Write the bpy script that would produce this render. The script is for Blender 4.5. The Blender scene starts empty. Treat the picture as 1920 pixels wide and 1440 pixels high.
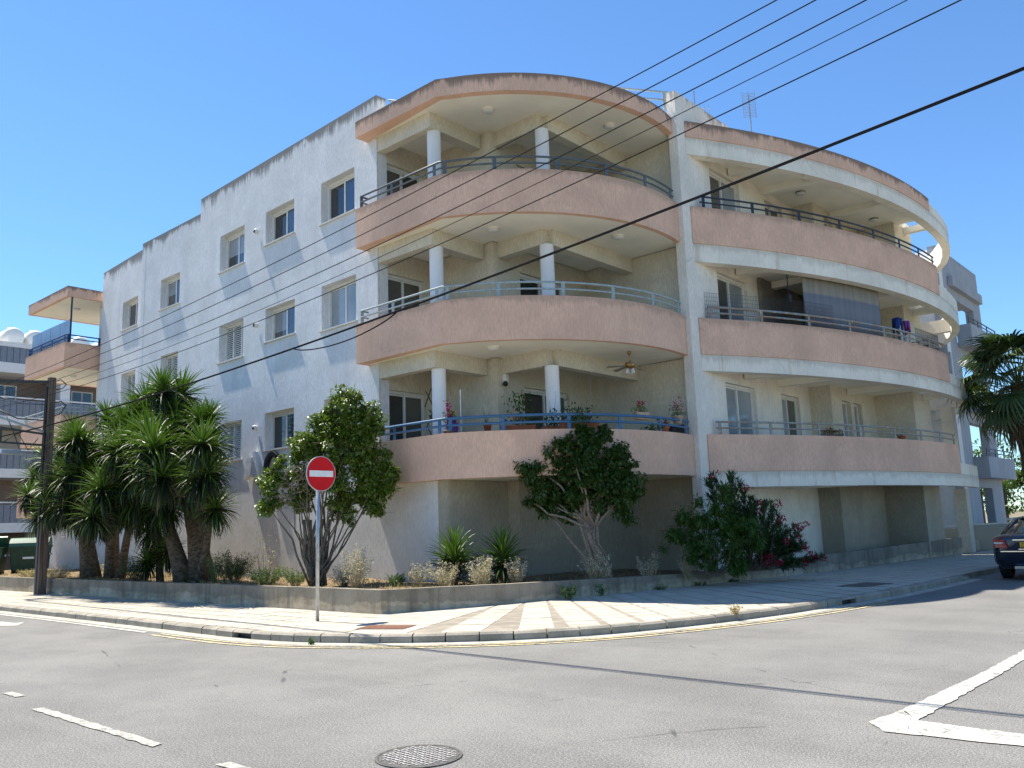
import bpy, math, random
import numpy as np
from mathutils import Vector, Matrix
random.seed(7); RNG = np.random.default_rng(7)
S = bpy.context.scene
COL = S.collection
R = math.radians
# ------------------------------------------------------------------ camera, sky, sun, exposure
PITCH, ROLL = math.atan(266/1600.0), R(2.0)
hx, hy = -0.661, 0.75
hl = math.hypot(hx, hy); hx /= hl; hy /= hl
fw = Vector((hx*math.cos(PITCH), hy*math.cos(PITCH), math.sin(PITCH)))
rt0 = Vector((hy, -hx, 0))
up0 = Vector((-hx*math.sin(PITCH), -hy*math.sin(PITCH), math.cos(PITCH)))
upv = up0*math.cos(ROLL) + rt0*math.sin(ROLL)
rtv = rt0*math.cos(ROLL) - up0*math.sin(ROLL)
cd = bpy.data.cameras.new('camera'); cam = bpy.data.objects.new('camera', cd); COL.objects.link(cam)
cd.sensor_width = 36; cd.lens = 36*1600/1920.0; cd.clip_start = .1; cd.clip_end = 3000
m = Matrix((rtv, upv, -fw)).transposed().to_4x4(); m.translation = Vector((14.11, -13.55, 1.65))
cam.matrix_world = m; S.camera = cam

SUN_EL, SUN_OFF = R(63.5), R(5.4)          # sun stands towards -x, slightly towards -y
sd = Vector((-math.cos(SUN_EL)*math.cos(SUN_OFF), -math.cos(SUN_EL)*math.sin(SUN_OFF), math.sin(SUN_EL)))
w = bpy.data.worlds.new('World'); S.world = w; w.use_nodes = True
nt = w.node_tree; bg = nt.nodes['Background']
sky = nt.nodes.new('ShaderNodeTexSky'); sky.sky_type = 'NISHITA'; sky.sun_disc = False
sky.sun_elevation = SUN_EL; sky.sun_rotation = math.atan2(sd.x, sd.y)
sky.altitude = 0; sky.air_density = 1.0; sky.dust_density = 0.0; sky.ozone_density = 4.0
tint = nt.nodes.new('ShaderNodeMix'); tint.data_type = 'RGBA'; tint.blend_type = 'MULTIPLY'; tint.inputs[0].default_value = 1
tint.inputs[7].default_value = (.68, .90, 1.06, 1); nt.links.new(sky.outputs[0], tint.inputs[6])
nt.links.new(tint.outputs[2], bg.inputs[0]); bg.inputs[1].default_value = 0.1
sl = bpy.data.lights.new('sun', 'SUN'); sl.energy = 5.0; sl.angle = R(.53); sl.color = (1, .935, .83)
so = bpy.data.objects.new('sun', sl); COL.objects.link(so); so.rotation_euler = sd.to_track_quat('Z', 'Y').to_euler()
so.location = (0, 0, 30)
S.view_settings.view_transform = 'Standard'; S.view_settings.look = 'None'
S.view_settings.exposure = 1.0; S.view_settings.gamma = 1; S.view_settings.use_curve_mapping = False
S.render.engine = 'CYCLES'
S.render.resolution_x, S.render.resolution_y = 1024, 768

# ------------------------------------------------------------------ object helpers
OFF = {}
def tag(o, label=None, cat=None, group=None, kind=None):
    if label: o['label'] = label
    if cat: o['category'] = cat
    if group: o['group'] = group
    if kind: o['kind'] = kind
    return o
def thing(name, label, cat, loc=(0, 0, 0), group=None, kind=None):
    o = bpy.data.objects.new(name, None); COL.objects.link(o); o.location = loc
    o.empty_display_size = .2
    OFF[o.name] = Vector(loc); tag(o, label, cat, group, kind); return o
def link_mesh(name, me, parent=None, off=None):
    o = bpy.data.objects.new(name, me); COL.objects.link(o)
    if parent: o.parent = parent
    OFF[o.name] = off if off is not None else (OFF.get(parent.name, Vector((0, 0, 0))) if parent else Vector((0, 0, 0)))
    return o
def copy_tree(o, parent=None):
    c = o.copy(); COL.objects.link(c)
    if parent: c.parent = parent
    for ch in list(o.children): copy_tree(ch, c)
    return c
class MB:
    def __init__(s): s.v = []; s.f = []; s.m = []; s.cm = 0
    def add(s, vs, fs):
        b = len(s.v); s.v += [tuple(p) for p in vs]; s.f += [tuple(i+b for i in f) for f in fs]; s.m += [s.cm]*len(fs); return s
    def box(s, a, b):
        x0, y0, z0 = a; x1, y1, z1 = b
        if x0 > x1: x0, x1 = x1, x0
        if y0 > y1: y0, y1 = y1, y0
        if z0 > z1: z0, z1 = z1, z0
        return s.add([(x0,y0,z0),(x1,y0,z0),(x1,y1,z0),(x0,y1,z0),(x0,y0,z1),(x1,y0,z1),(x1,y1,z1),(x0,y1,z1)],
                     [(0,3,2,1),(4,5,6,7),(0,1,5,4),(1,2,6,5),(2,3,7,6),(3,0,4,7)])
    def hexa(s, p):   # p: 4 bottom + 4 top points ccw
        return s.add(p, [(0,3,2,1),(4,5,6,7),(0,1,5,4),(1,2,6,5),(2,3,7,6),(3,0,4,7)])
    def bar(s, P, Q, w, h=None, up=(0,0,1)):
        h = w if h is None else h
        P = Vector(P); Q = Vector(Q); d = (Q-P).normalized(); up = Vector(up)
        sd_ = d.cross(up)
        if sd_.length < 1e-3: sd_ = d.cross(Vector((1, 0, 0)))
        sd_.normalize(); u = sd_.cross(d).normalized(); a = sd_*w/2; b = u*h/2
        return s.add([P-a-b, P+a-b, P+a+b, P-a+b, Q-a-b, Q+a-b, Q+a+b, Q-a+b],
                     [(0,1,2,3),(4,7,6,5),(0,4,5,1),(1,5,6,2),(2,6,7,3),(3,7,4,0)])
    def tube(s, pts, r, n=8, cap=True):
        pts = [Vector(p) for p in pts]; rs = r if isinstance(r, (list, tuple)) else [r]*len(pts)
        b = len(s.v); prev = None
        for i, p in enumerate(pts):
            d = (pts[min(i+1, len(pts)-1)]-pts[max(i-1, 0)]).normalized()
            if prev is None:
                a = d.cross(Vector((0, 0, 1)));
                if a.length < 1e-2: a = Vector((1, 0, 0))
            else: a = prev - d*prev.dot(d)
            a.normalize(); c = d.cross(a); prev = a
            for k in range(n):
                t = 2*math.pi*k/n; s.v.append(tuple(p+(a*math.cos(t)+c*math.sin(t))*rs[i]))
        for i in range(len(pts)-1):
            for k in range(n):
                s.f.append((b+i*n+k, b+i*n+(k+1)%n, b+(i+1)*n+(k+1)%n, b+(i+1)*n+k)); s.m.append(s.cm)
        if cap:
            s.f.append(tuple(b+k for k in range(n))[::-1]); s.m.append(s.cm)
            e = b+(len(pts)-1)*n; s.f.append(tuple(e+k for k in range(n))); s.m.append(s.cm)
        return s
    def prism(s, poly, z0, z1):
        n = len(poly); A = sum(poly[i][0]*poly[(i+1)%n][1]-poly[(i+1)%n][0]*poly[i][1] for i in range(n))
        if A < 0: poly = poly[::-1]
        return s.add([(x, y, z0) for x, y in poly]+[(x, y, z1) for x, y in poly],
                     [tuple(range(n))[::-1], tuple(range(n, 2*n))]+[(i, (i+1)%n, n+(i+1)%n, n+i) for i in range(n)])
    def band(s, outer, inner, z0, z1):     # solid strip between two open curves of equal length; z can be lists
        n = len(outer); Z0 = z0 if isinstance(z0, list) else [z0]*n; Z1 = z1 if isinstance(z1, list) else [z1]*n
        b = len(s.v)
        for i in range(n):
            s.v += [(*outer[i], Z0[i]), (*outer[i], Z1[i]), (*inner[i], Z1[i]), (*inner[i], Z0[i])]
        for i in range(n-1):
            a, c = b+4*i, b+4*(i+1)
            for k in range(4): s.f.append((a+k, c+k, c+(k+1)%4, a+(k+1)%4)); s.m.append(s.cm)
        s.f += [(b+3, b+2, b+1, b), (b+4*(n-1), b+4*(n-1)+1, b+4*(n-1)+2, b+4*(n-1)+3)]; s.m += [s.cm]*2
        return s
    def lathe(s, prof, n=16, c=(0, 0, 0)):
        b = len(s.v)
        for r, z in prof:
            for k in range(n):
                t = 2*math.pi*k/n; s.v.append((c[0]+r*math.cos(t), c[1]+r*math.sin(t), c[2]+z))
        for i in range(len(prof)-1):
            for k in range(n): s.f.append((b+i*n+k, b+i*n+(k+1)%n, b+(i+1)*n+(k+1)%n, b+(i+1)*n+k)); s.m.append(s.cm)
        return s
    def ball(s, c, r, n=8, m_=6, sz=1):
        pr = [(r*math.sin(math.pi*i/m_), -r*sz*math.cos(math.pi*i/m_)) for i in range(m_+1)]
        pr[0] = (1e-4, pr[0][1]); pr[-1] = (1e-4, pr[-1][1]); return s.lathe(pr, n, c)
    def build(s, name, mats, parent=None, smooth=False, label=None, local=False, kind=None, bevel=0):
        off = Vector((0, 0, 0))
        if parent is not None and not local: off = OFF.get(parent.name, off)
        me = bpy.data.meshes.new(name)
        me.from_pydata([(x-off.x, y-off.y, z-off.z) for x, y, z in s.v], [], s.f)
        if not isinstance(mats, (list, tuple)): mats = [mats]
        for q in mats: me.materials.append(q)
        if len(mats) > 1: me.polygons.foreach_set('material_index', s.m)
        if smooth: me.polygons.foreach_set('use_smooth', [True]*len(me.polygons))
        me.update()
        o = link_mesh(name, me, parent, off)
        if smooth == 'auto':
            me.set_sharp_from_angle(angle=R(35))
        if bevel:
            b = o.modifiers.new('bevel', 'BEVEL'); b.width = bevel; b.segments = 2; b.limit_method = 'ANGLE'
        tag(o, label=label, kind=kind); return o
def offset_curve(pts, d):
    out = []
    for i in range(len(pts)):
        a = Vector(pts[max(i-1, 0)]); b = Vector(pts[min(i+1, len(pts)-1)]); t = (b-a).normalized()
        nrm = Vector((-t.y, t.x)); k = 1.0
        if 0 < i < len(pts)-1:
            t1 = (Vector(pts[i])-a).normalized(); c = nrm.dot(Vector((-t1.y, t1.x))); k = 1/max(c, .5)
        q = Vector(pts[i])+nrm*d*k; out.append((q.x, q.y))
    return out
def np_mesh(name, V, F, mats, parent=None, mi=None, kind=None, label=None, smooth=False, local=True):
    """V (n,3), F (m,k) arrays, all faces same size"""
    me = bpy.data.meshes.new(name); V = np.asarray(V, np.float32); F = np.asarray(F, np.int32)
    if not local and parent is not None: V = V-np.array(OFF[parent.name], np.float32)
    n, k = F.shape
    me.vertices.add(len(V)); me.vertices.foreach_set('co', V.ravel())
    me.loops.add(n*k); me.loops.foreach_set('vertex_index', F.ravel())
    me.polygons.add(n); me.polygons.foreach_set('loop_start', np.arange(0, n*k, k, dtype=np.int32))
    if not isinstance(mats, (list, tuple)): mats = [mats]
    for q in mats: me.materials.append(q)
    if mi is not None: me.polygons.foreach_set('material_index', np.asarray(mi, np.int32))
    if smooth: me.polygons.foreach_set('use_smooth', np.ones(n, bool))
    me.update(calc_edges=True); me.validate()
    o = link_mesh(name, me, parent); tag(o, kind=kind, label=label); return o

# ------------------------------------------------------------------ materials
class NG:
    def __init__(s, name):
        s.mat = bpy.data.materials.new(name); s.mat.use_nodes = True; s.nt = s.mat.node_tree
        s.b = s.nt.nodes['Principled BSDF']; s._p = None
    def n(s, t, **kw):
        q = s.nt.nodes.new(t)
        for k, v in kw.items(): setattr(q, k, v)
        return q
    def l(s, a, b): s.nt.links.new(a, b)
    def pos(s):
        if s._p is None: s._p = s.n('ShaderNodeNewGeometry').outputs['Position']
        return s._p
    def obj(s): return s.n('ShaderNodeTexCoord').outputs['Object']
    def noise(s, scale, vec=None, xyz=(1, 1, 1), detail=3, rough=.55, dist=0):
        mp = s.n('ShaderNodeMapping'); mp.inputs['Scale'].default_value = xyz; s.l(vec or s.pos(), mp.inputs[0])
        q = s.n('ShaderNodeTexNoise'); q.inputs['Scale'].default_value = scale; q.inputs['Detail'].default_value = detail
        q.inputs['Roughness'].default_value = rough; q.inputs['Distortion'].default_value = dist
        s.l(mp.outputs[0], q.inputs['Vector']); return q.outputs['Fac']
    def vor(s, scale, vec=None, xyz=(1, 1, 1), out='Distance', feature='F1'):
        mp = s.n('ShaderNodeMapping'); mp.inputs['Scale'].default_value = xyz; s.l(vec or s.pos(), mp.inputs[0])
        q = s.n('ShaderNodeTexVoronoi', feature=feature); q.inputs['Scale'].default_value = scale
        s.l(mp.outputs[0], q.inputs['Vector']); return q.outputs[out]
    def ramp(s, fac, a, b, ca=0., cb=1.):
        q = s.n('ShaderNodeMapRange', interpolation_type='SMOOTHSTEP'); s.l(fac, q.inputs[0])
        for i, v in enumerate((a, b, ca, cb)): q.inputs[i+1].default_value = v
        return q.outputs[0]
    def math(s, op, a, b=None):
        q = s.n('ShaderNodeMath', operation=op)
        for i, v in enumerate((a, b)):
            if v is None: continue
            if isinstance(v, (int, float)): q.inputs[i].default_value = v
            else: s.l(v, q.inputs[i])
        return q.outputs[0]
    def mix(s, fac, a, b, mode='MIX'):
        q = s.n('ShaderNodeMix', data_type='RGBA', blend_type=mode)
        for i, v in ((0, fac), (6, a), (7, b)):
            if isinstance(v, (int, float)): q.inputs[i].default_value = v
            elif isinstance(v, tuple): q.inputs[i].default_value = (*v, 1) if len(v) == 3 else v
            else: s.l(v, q.inputs[i])
        return q.outputs[2]
    def z(s):
        q = s.n('ShaderNodeSeparateXYZ'); s.l(s.pos(), q.inputs[0]); return q.outputs[2]
    def bump(s, h, strength=.3, dist=.01):
        q = s.n('ShaderNodeBump'); q.inputs['Strength'].default_value = strength; q.inputs['Distance'].default_value = dist
        s.l(h, q.inputs['Height']); s.l(q.outputs[0], s.b.inputs['Normal'])
    def done(s, col, rough=.8, spec=.3, metal=0.):
        if isinstance(col, tuple): s.b.inputs['Base Color'].default_value = (*col[:3], 1)
        else: s.l(col, s.b.inputs['Base Color'])
        if isinstance(rough, (int, float)): s.b.inputs['Roughness'].default_value = rough
        else: s.l(rough, s.b.inputs['Roughness'])
        s.b.inputs['Specular IOR Level'].default_value = spec; s.b.inputs['Metallic'].default_value = metal
        return s.mat
def plain(name, col, rough=.6, spec=.4, metal=0., var=.12, scale=6.):
    g = NG(name); f = g.noise(scale, detail=4)
    c = g.mix(g.ramp(f, .3, .7), tuple(v*(1-var) for v in col), tuple(min(1, v*(1+var)) for v in col))
    return g.done(c, rough, spec, metal)
def stucco(name, col, ztops=(), ln=.5, amt=.8, rust=0, base_dirt=False, scratch=1., mott=.1, warm=None):
    g = NG(name)
    sc = g.noise(1, xyz=(34, 34, 7), detail=3, rough=.65)          # vertical drag marks of the render
    big = g.noise(.9, detail=4, rough=.6)
    wash = g.noise(1, xyz=(2.2, 2.2, .28), detail=4, rough=.6)
    c = g.mix(g.ramp(big, .32, .7), tuple(v*(1-mott) for v in col), tuple(v*(1+mott*.6) for v in col))
    c = g.mix(g.math('MULTIPLY', g.ramp(wash, .5, .75), .35), c, tuple(v*.72 for v in (warm or col)))
    c = g.mix(g.math('MULTIPLY', g.ramp(sc, .60, .42), .34*scratch), c, tuple(v*.62 for v in col))
    cr = g.vor(.55, feature='DISTANCE_TO_EDGE', xyz=(1, 1, .8)); cn = g.noise(3., detail=6, rough=.7)
    ck = g.math('MULTIPLY', g.ramp(g.math('ADD', cr, g.math('MULTIPLY', cn, .06)), .034, .030), g.ramp(g.noise(.35), .50, .58))
    c = g.mix(g.math('MULTIPLY', ck, .2), c, tuple(v*.35 for v in col))
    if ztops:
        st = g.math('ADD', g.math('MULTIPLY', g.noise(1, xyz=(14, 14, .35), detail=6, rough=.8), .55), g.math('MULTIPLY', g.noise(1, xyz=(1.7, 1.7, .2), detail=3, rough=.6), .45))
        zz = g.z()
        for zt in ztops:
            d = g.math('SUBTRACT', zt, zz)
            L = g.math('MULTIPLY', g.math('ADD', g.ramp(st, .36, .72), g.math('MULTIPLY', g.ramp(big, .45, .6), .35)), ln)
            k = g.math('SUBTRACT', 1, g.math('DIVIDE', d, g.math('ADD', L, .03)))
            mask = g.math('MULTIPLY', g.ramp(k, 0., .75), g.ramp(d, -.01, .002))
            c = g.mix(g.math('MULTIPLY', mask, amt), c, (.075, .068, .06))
    if rust:
        st = g.noise(1, xyz=(5, 5, .5), detail=3); c = g.mix(g.math('MULTIPLY', g.ramp(st, .58, .72), rust), c, (.42, .27, .16))
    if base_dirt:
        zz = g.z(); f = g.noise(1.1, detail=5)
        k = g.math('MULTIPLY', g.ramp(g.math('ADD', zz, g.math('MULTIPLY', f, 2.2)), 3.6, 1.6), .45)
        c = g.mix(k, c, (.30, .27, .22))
    g.bump(sc, .7*scratch, .014)
    return g.done(c, .93, .15)
M = {}
PEACH = (.80, .515, .37); WHITE = (.60, .585, .54); CREAM = (.52, .49, .42)
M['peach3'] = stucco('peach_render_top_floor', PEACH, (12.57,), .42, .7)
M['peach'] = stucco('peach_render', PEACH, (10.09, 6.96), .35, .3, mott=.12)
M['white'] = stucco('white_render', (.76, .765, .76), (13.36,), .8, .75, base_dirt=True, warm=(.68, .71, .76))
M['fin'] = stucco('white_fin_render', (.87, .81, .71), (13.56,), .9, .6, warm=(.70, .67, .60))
M['cream'] = stucco('cream_render', (.72, .655, .52), (), mott=.1, scratch=1.3)
M['creamlow'] = stucco('shaded_cream_render', (.46, .405, .31), (), mott=.15, scratch=1.4, base_dirt=True)  # cream copy with ground-floor shade put into its colour, plus foot dirt
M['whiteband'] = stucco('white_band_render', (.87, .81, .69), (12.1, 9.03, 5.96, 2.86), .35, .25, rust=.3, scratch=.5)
M['soffit'] = plain('soffit_paint', (.86, .82, .70), .9, .1, var=.05, scale=1.2)
M['column'] = stucco('column_paint', (.82, .82, .81), (), scratch=.25, mott=.05)
M['blockshade'] = stucco('far_block_render', (.40, .41, .43), (13.2,), .5, .3, scratch=.3)  # the block's shade is put into this blue-grey base colour
M['brightwhite'] = plain('bright_white_paint', (.78, .77, .74), .8, .2, var=.04)
M['alu'] = plain('white_aluminium', (.72, .71, .67), .4, .4, var=.04)
M['marble'] = plain('sill_marble', (.66, .63, .56), .5, .4, var=.08, scale=9)
def glass(name, col, rough=.05, spec=.9):
    g = NG(name); f = g.noise(.8, detail=2); c = g.mix(g.ramp(f, .3, .7), tuple(v*.7 for v in col), col)
    g.bump(g.noise(1.3, detail=1), .05, .05)
    return g.done(c, rough, spec)
M['glass'] = glass('window_glass', (.025, .03, .035))
M['glasssky'] = glass('window_glass_painted_sky', (.05, .09, .17))  # sky reflection put into the base colour of the pane
M['glasscurtain'] = glass('window_glass_curtain', (.33, .36, .38))
M['glassbrown'] = glass('window_glass_brown', (.10, .10, .09))
def railmat(name, col, rust=0.):
    g = NG(name); f = g.noise(1, xyz=(3, 3, 3), detail=5, rough=.7)
    c = g.mix(g.ramp(g.noise(14), .4, .65), tuple(v*.8 for v in col), col)
    if rust:
        c = g.mix(g.math('MULTIPLY', g.ramp(f, .5-.12*rust, .62), .85), c, (.33, .19, .10))
        c = g.mix(g.ramp(g.noise(9, detail=4), .58, .66), c, (.55, .50, .40))
    return g.done(c, .5, .4)
M['rail_grey'] = railmat('rail_slate_paint', (.11, .135, .15))
M['rail_pale'] = railmat('rail_pale_blue_paint', (.36, .44, .46))
M['rail_blue'] = railmat('rail_blue_paint', (.06, .16, .30))
M['rail_dark'] = railmat('rail_dark_blue_paint', (.02, .035, .06))
M['rail_rust'] = railmat('rail_rusty_paint', (.24, .33, .38), 1)
M['rail_worn'] = railmat('rail_worn_paint', (.30, .33, .32), .5)
M['rail_royal'] = railmat('rail_royal_blue_paint', (.02, .06, .2))
def asphalt():
    g = NG('asphalt')
    f1 = g.noise(60, detail=3, rough=.8); f2 = g.noise(.45, detail=6, rough=.65); f3 = g.noise(1, xyz=(.15, 1.1, 1), detail=5, rough=.6); f4 = g.noise(7, detail=5, rough=.7)
    v = g.vor(85)
    c = g.mix(g.ramp(f2, .3, .7), (.135, .132, .123), (.205, .20, .185))
    c = g.mix(g.math('MULTIPLY', g.ramp(f3, .48, .7), .4), c, (.23, .225, .205))
    c = g.mix(g.math('MULTIPLY', g.ramp(f4, .5, .68), .3), c, (.11, .108, .10))
    c = g.mix(g.math('MULTIPLY', g.ramp(f1, .48, .62), .6), c, (.35, .34, .32))
    c = g.mix(g.math('MULTIPLY', g.ramp(f1, .47, .36), .6), c, (.07, .068, .065))
    c = g.mix(g.math('MULTIPLY', g.ramp(v, .30, .08), .5), c, (.075, .075, .075))
    c = g.mix(g.math('MULTIPLY', g.ramp(g.vor(1.7, out='Distance'), .035, .02), .6), c, (.08, .08, .08))
    cr = g.vor(.33, feature='DISTANCE_TO_EDGE'); cw = g.noise(2.5, detail=5)
    crk = g.ramp(g.math('ADD', cr, g.math('MULTIPLY', g.ramp(cw, .35, .65), .01)), .008, .003)
    c = g.mix(g.math('MULTIPLY', crk, g.math('MULTIPLY', g.ramp(g.noise(.5), .5, .6), .7)), c, (.06, .06, .06))
    g.bump(g.math('ADD', f1, v), .7, .008)
    return g.done(c, .9, .2)
M['asphalt'] = asphalt()
def worn_paint(name, col, wear=.5):
    g = NG(name); f = g.noise(16, detail=6, rough=.75); f2 = g.noise(70, detail=2)
    f3 = g.noise(2.2, detail=6, rough=.7)
    c = g.mix(g.ramp(g.math('ADD', g.math('ADD', g.math('MULTIPLY', f, .6), g.math('MULTIPLY', f3, .4)), g.math('MULTIPLY', f2, .35)), .655+.05*(1-wear), .72+.06*(1-wear)), col, (.19, .185, .17))
    c = g.mix(g.math('MULTIPLY', g.ramp(g.noise(1.1, detail=5), .45, .7), .35), c, (.36, .34, .30))
    cr = g.vor(4.5, feature='DISTANCE_TO_EDGE'); c = g.mix(g.math('MULTIPLY', g.ramp(g.math('ADD', cr, g.math('MULTIPLY', g.noise(14, detail=4), .05)), .045, .03), g.ramp(g.noise(1.3), .5, .6)), c, (.10, .10, .095))
    g.bump(g.noise(95, detail=2), .5, .005); return g.done(c, .8, .25)
M['paint_white'] = worn_paint('road_paint_white', (.50, .485, .43), .3)
M['paint_dash'] = worn_paint('road_paint_old_white', (.42, .41, .35), .7)
M['paint_yellow'] = worn_paint('road_paint_yellow', (.60, .50, .25), .95)
def concrete(name, col, rough_dirt=.4, scale=3., fine=40.):
    g = NG(name); f = g.noise(scale, detail=6, rough=.65); h = g.noise(fine, detail=4)
    c = g.mix(g.ramp(f, .3, .7), tuple(v*.72 for v in col), tuple(v*1.1 for v in col))
    c = g.mix(g.math('MULTIPLY', g.ramp(h, .5, .75), rough_dirt), c, tuple(v*.5 for v in col))
    g.bump(h, .35, .008); return g.done(c, .92, .2)
M['kerb'] = concrete('kerb_concrete', (.33, .30, .245), .6, 2.2, 26.)
M['gutter'] = concrete('gutter_concrete', (.42, .40, .34), .45)
M['joint'] = concrete('paving_joint', (.30, .265, .215))
M['roofing'] = concrete('roof_concrete', (.34, .33, .31))
def slabmat():
    g = NG('paving_slab'); oi = g.n('ShaderNodeObjectInfo').outputs['Random']
    f = g.noise(2.2, detail=6, rough=.65); h = g.noise(60, detail=3)
    c = g.mix(g.ramp(f, .3, .72), (.40, .365, .295), (.53, .49, .40))
    c = g.mix(g.math('MULTIPLY', g.ramp(oi, 0, 1), .28), c, (.40, .375, .32))
    c = g.mix(g.math('MULTIPLY', g.ramp(h, .5, .7), .35), c, (.25, .22, .17)); c = g.mix(g.math('MULTIPLY', g.ramp(g.noise(.8, detail=6, rough=.7), .5, .68), .45), c, (.33, .29, .23)); g.bump(h, .3, .005)
    return g.done(c, .9, .2)
M['slab'] = slabmat()
def plantermat():
    g = NG('planter_wall_plaster'); f = g.noise(1.3, detail=7, rough=.7); h = g.noise(22, detail=6, rough=.75)
    c = g.mix(g.ramp(f, .35, .65), (.27, .22, .15), (.50, .435, .33))
    e = g.vor(2.2, xyz=(.7, .7, 1.6), feature='DISTANCE_TO_EDGE'); w_ = g.noise(5, detail=5)
    zz = g.z()
    k = g.math('ADD', zz, g.math('MULTIPLY', g.math('ADD', g.math('MULTIPLY', g.noise(.55, detail=2), .9), g.math('MULTIPLY', g.noise(3.5, detail=6, rough=.7), .45)), .55))
    c = g.mix(g.math('MULTIPLY', g.ramp(k, .64, .69), .6), c, (.15, .14, .12))     # weathered upper coat
    c = g.mix(g.math('MULTIPLY', g.ramp(k, .57, .5), .5), c, (.56, .46, .33))      # bare plaster near the foot
    st = g.noise(1, xyz=(5, 5, .4), detail=4); c = g.mix(g.math('MULTIPLY', g.ramp(st, .48, .72), .6), c, (.12, .105, .085)); sp_ = g.noise(9, detail=7, rough=.75); c = g.mix(g.math('MULTIPLY', g.ramp(sp_, .52, .66), .5), c, (.17, .15, .12))
    g.bump(g.math('ADD', h, g.math('MULTIPLY', g.ramp(k, .62, .68), 1.2)), .5, .012)
    return g.done(c, .95, .12)
M['planter'] = plantermat()
def soil():
    g = NG('dry_soil'); f = g.noise(3, detail=7, rough=.7); h = g.noise(45, detail=4)
    c = g.mix(g.ramp(f, .35, .65), (.13, .085, .05), (.27, .20, .12)); c = g.mix(g.ramp(h, .5, .65), c, (.36, .28, .17))
    g.bump(h, .8, .03); return g.done(c, .97, .05)
M['soil'] = soil()
def ground_m():
    g = NG('dry_ground'); f = g.noise(.08, detail=8, rough=.65)
    return g.done(g.mix(g.ramp(f, .35, .65), (.16, .13, .09), (.22, .20, .13)), .95, .1)
M['ground'] = ground_m()
def leafmat(name, a, b, rough=.35, spec=.5, trans=.25, sc=3.):
    g = NG(name); f = g.noise(sc, detail=3); r = g.n('ShaderNodeNewGeometry').outputs['Random Per Island']
    c = g.mix(g.math('ADD', g.math('MULTIPLY', r, .6), g.math('MULTIPLY', f, .4)), a, b)
    g.done(c, rough, spec)
    if trans:
        tr = g.n('ShaderNodeBsdfTranslucent'); g.l(g.mix(1., c, (1.1, 1.2, .5), 'MULTIPLY'), tr.inputs['Color'])
        mx = g.n('ShaderNodeMixShader'); mx.inputs[0].default_value = trans
        out = [q for q in g.nt.nodes if q.type == 'OUTPUT_MATERIAL'][0]
        g.l(g.b.outputs[0], mx.inputs[1]); g.l(tr.outputs[0], mx.inputs[2]); g.l(mx.outputs[0], out.inputs[0])
    return g.mat
M['ficus'] = leafmat('ficus_leaf', (.045, .09, .010), (.20, .28, .035), .35, .5, .2)
M['ficusdark'] = leafmat('dark_leaf', (.02, .05, .010), (.085, .145, .025), .35, .4, .25)
M['yucca'] = leafmat('yucca_leaf', (.04, .09, .012), (.12, .205, .035), .42, .35, .15, 1.)
M['yuccadark'] = leafmat('old_yucca_leaf', (.009, .019, .007), (.028, .042, .013), .5, .25, .05, 1.)
M['deadleaf'] = leafmat('dead_leaf', (.13, .095, .06), (.24, .18, .11), .8, .15, .1)
M['oleander'] = leafmat('oleander_leaf', (.025, .055, .022), (.06, .11, .035), .4, .4, .15)
M['shrub'] = leafmat('shrub_leaf', (.035, .085, .012), (.08, .15, .02), .45, .4, .3)
M['palm'] = leafmat('palm_leaf', (.03, .06, .018), (.085, .13, .035), .38, .5, .15)
M['weedgreen'] = leafmat('weed_leaf', (.12, .17, .06), (.25, .30, .14), .7, .2, .2)
M['straw'] = leafmat('dry_straw', (.36, .27, .13), (.60, .48, .28), .85, .15, .2)
M['seed'] = leafmat('dry_seed_head', (.40, .35, .28), (.64, .58, .48), .85, .15, .25)
M['twig'] = plain('twig_bark', (.15, .12, .09), .9, .1, var=.35, scale=20)
M['twigpale'] = plain('pale_bark', (.24, .19, .145), .9, .1, var=.3, scale=20)
def bark(name, a, b, ring=18.):
    g = NG(name); f = g.noise(1, xyz=(10, 10, ring), detail=5, rough=.7); g.bump(f, .9, .04)
    return g.done(g.mix(g.ramp(f, .35, .65), a, b), .95, .1)
M['yuccabark'] = bark('yucca_bark', (.075, .055, .04), (.19, .145, .10), 14)
M['palmbark'] = bark('palm_bark', (.07, .05, .035), (.20, .14, .09), 9)
M['pink'] = leafmat('oleander_flower', (.22, .006, .03), (.42, .015, .06), .6, .2, .25)
M['magenta'] = leafmat('magenta_flower', (.38, .01, .14), (.6, .04, .28), .6, .2, .25)
M['red'] = leafmat('red_flower', (.5, .02, .02), (.65, .06, .05), .6, .2, .25)
M['yellowf'] = leafmat('yellow_flower', (.6, .42, .04), (.75, .55, .08), .6, .2, .2)
M['terracotta'] = plain('terracotta', (.42, .14, .075), .8, .2, var=.15)
M['potpale'] = plain('pale_pot', (.52, .38, .28), .8, .2, var=.12)
M['potpurple'] = plain('purple_plastic', (.14, .03, .25), .45, .4)
M['black'] = plain('black_paint', (.012, .012, .014), .5, .4)
M['darkgrey'] = plain('dark_grey_metal', (.06, .062, .065), .55, .4)
M['cable'] = plain('cable_rubber', (.006, .006, .007), .85, .08)
M['galv'] = plain('galvanised_steel', (.42, .44, .46), .38, .5, .7, var=.15, scale=12)
M['signred'] = plain('sign_red', (.60, .004, .008), .45, .2, var=.10, scale=5)
M['signwhite'] = plain('sign_white', (.80, .78, .74), .5, .3, var=.07, scale=9)
M['iron'] = plain('cast_iron', (.10, .095, .088), .7, .4, .3, var=.3, scale=30)
M['ironpale'] = plain('worn_cast_iron', (.38, .36, .33), .65, .4, .2, var=.3, scale=40)
M['rust'] = plain('rusty_plate', (.16, .075, .05), .85, .2, var=.3, scale=25)
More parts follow.
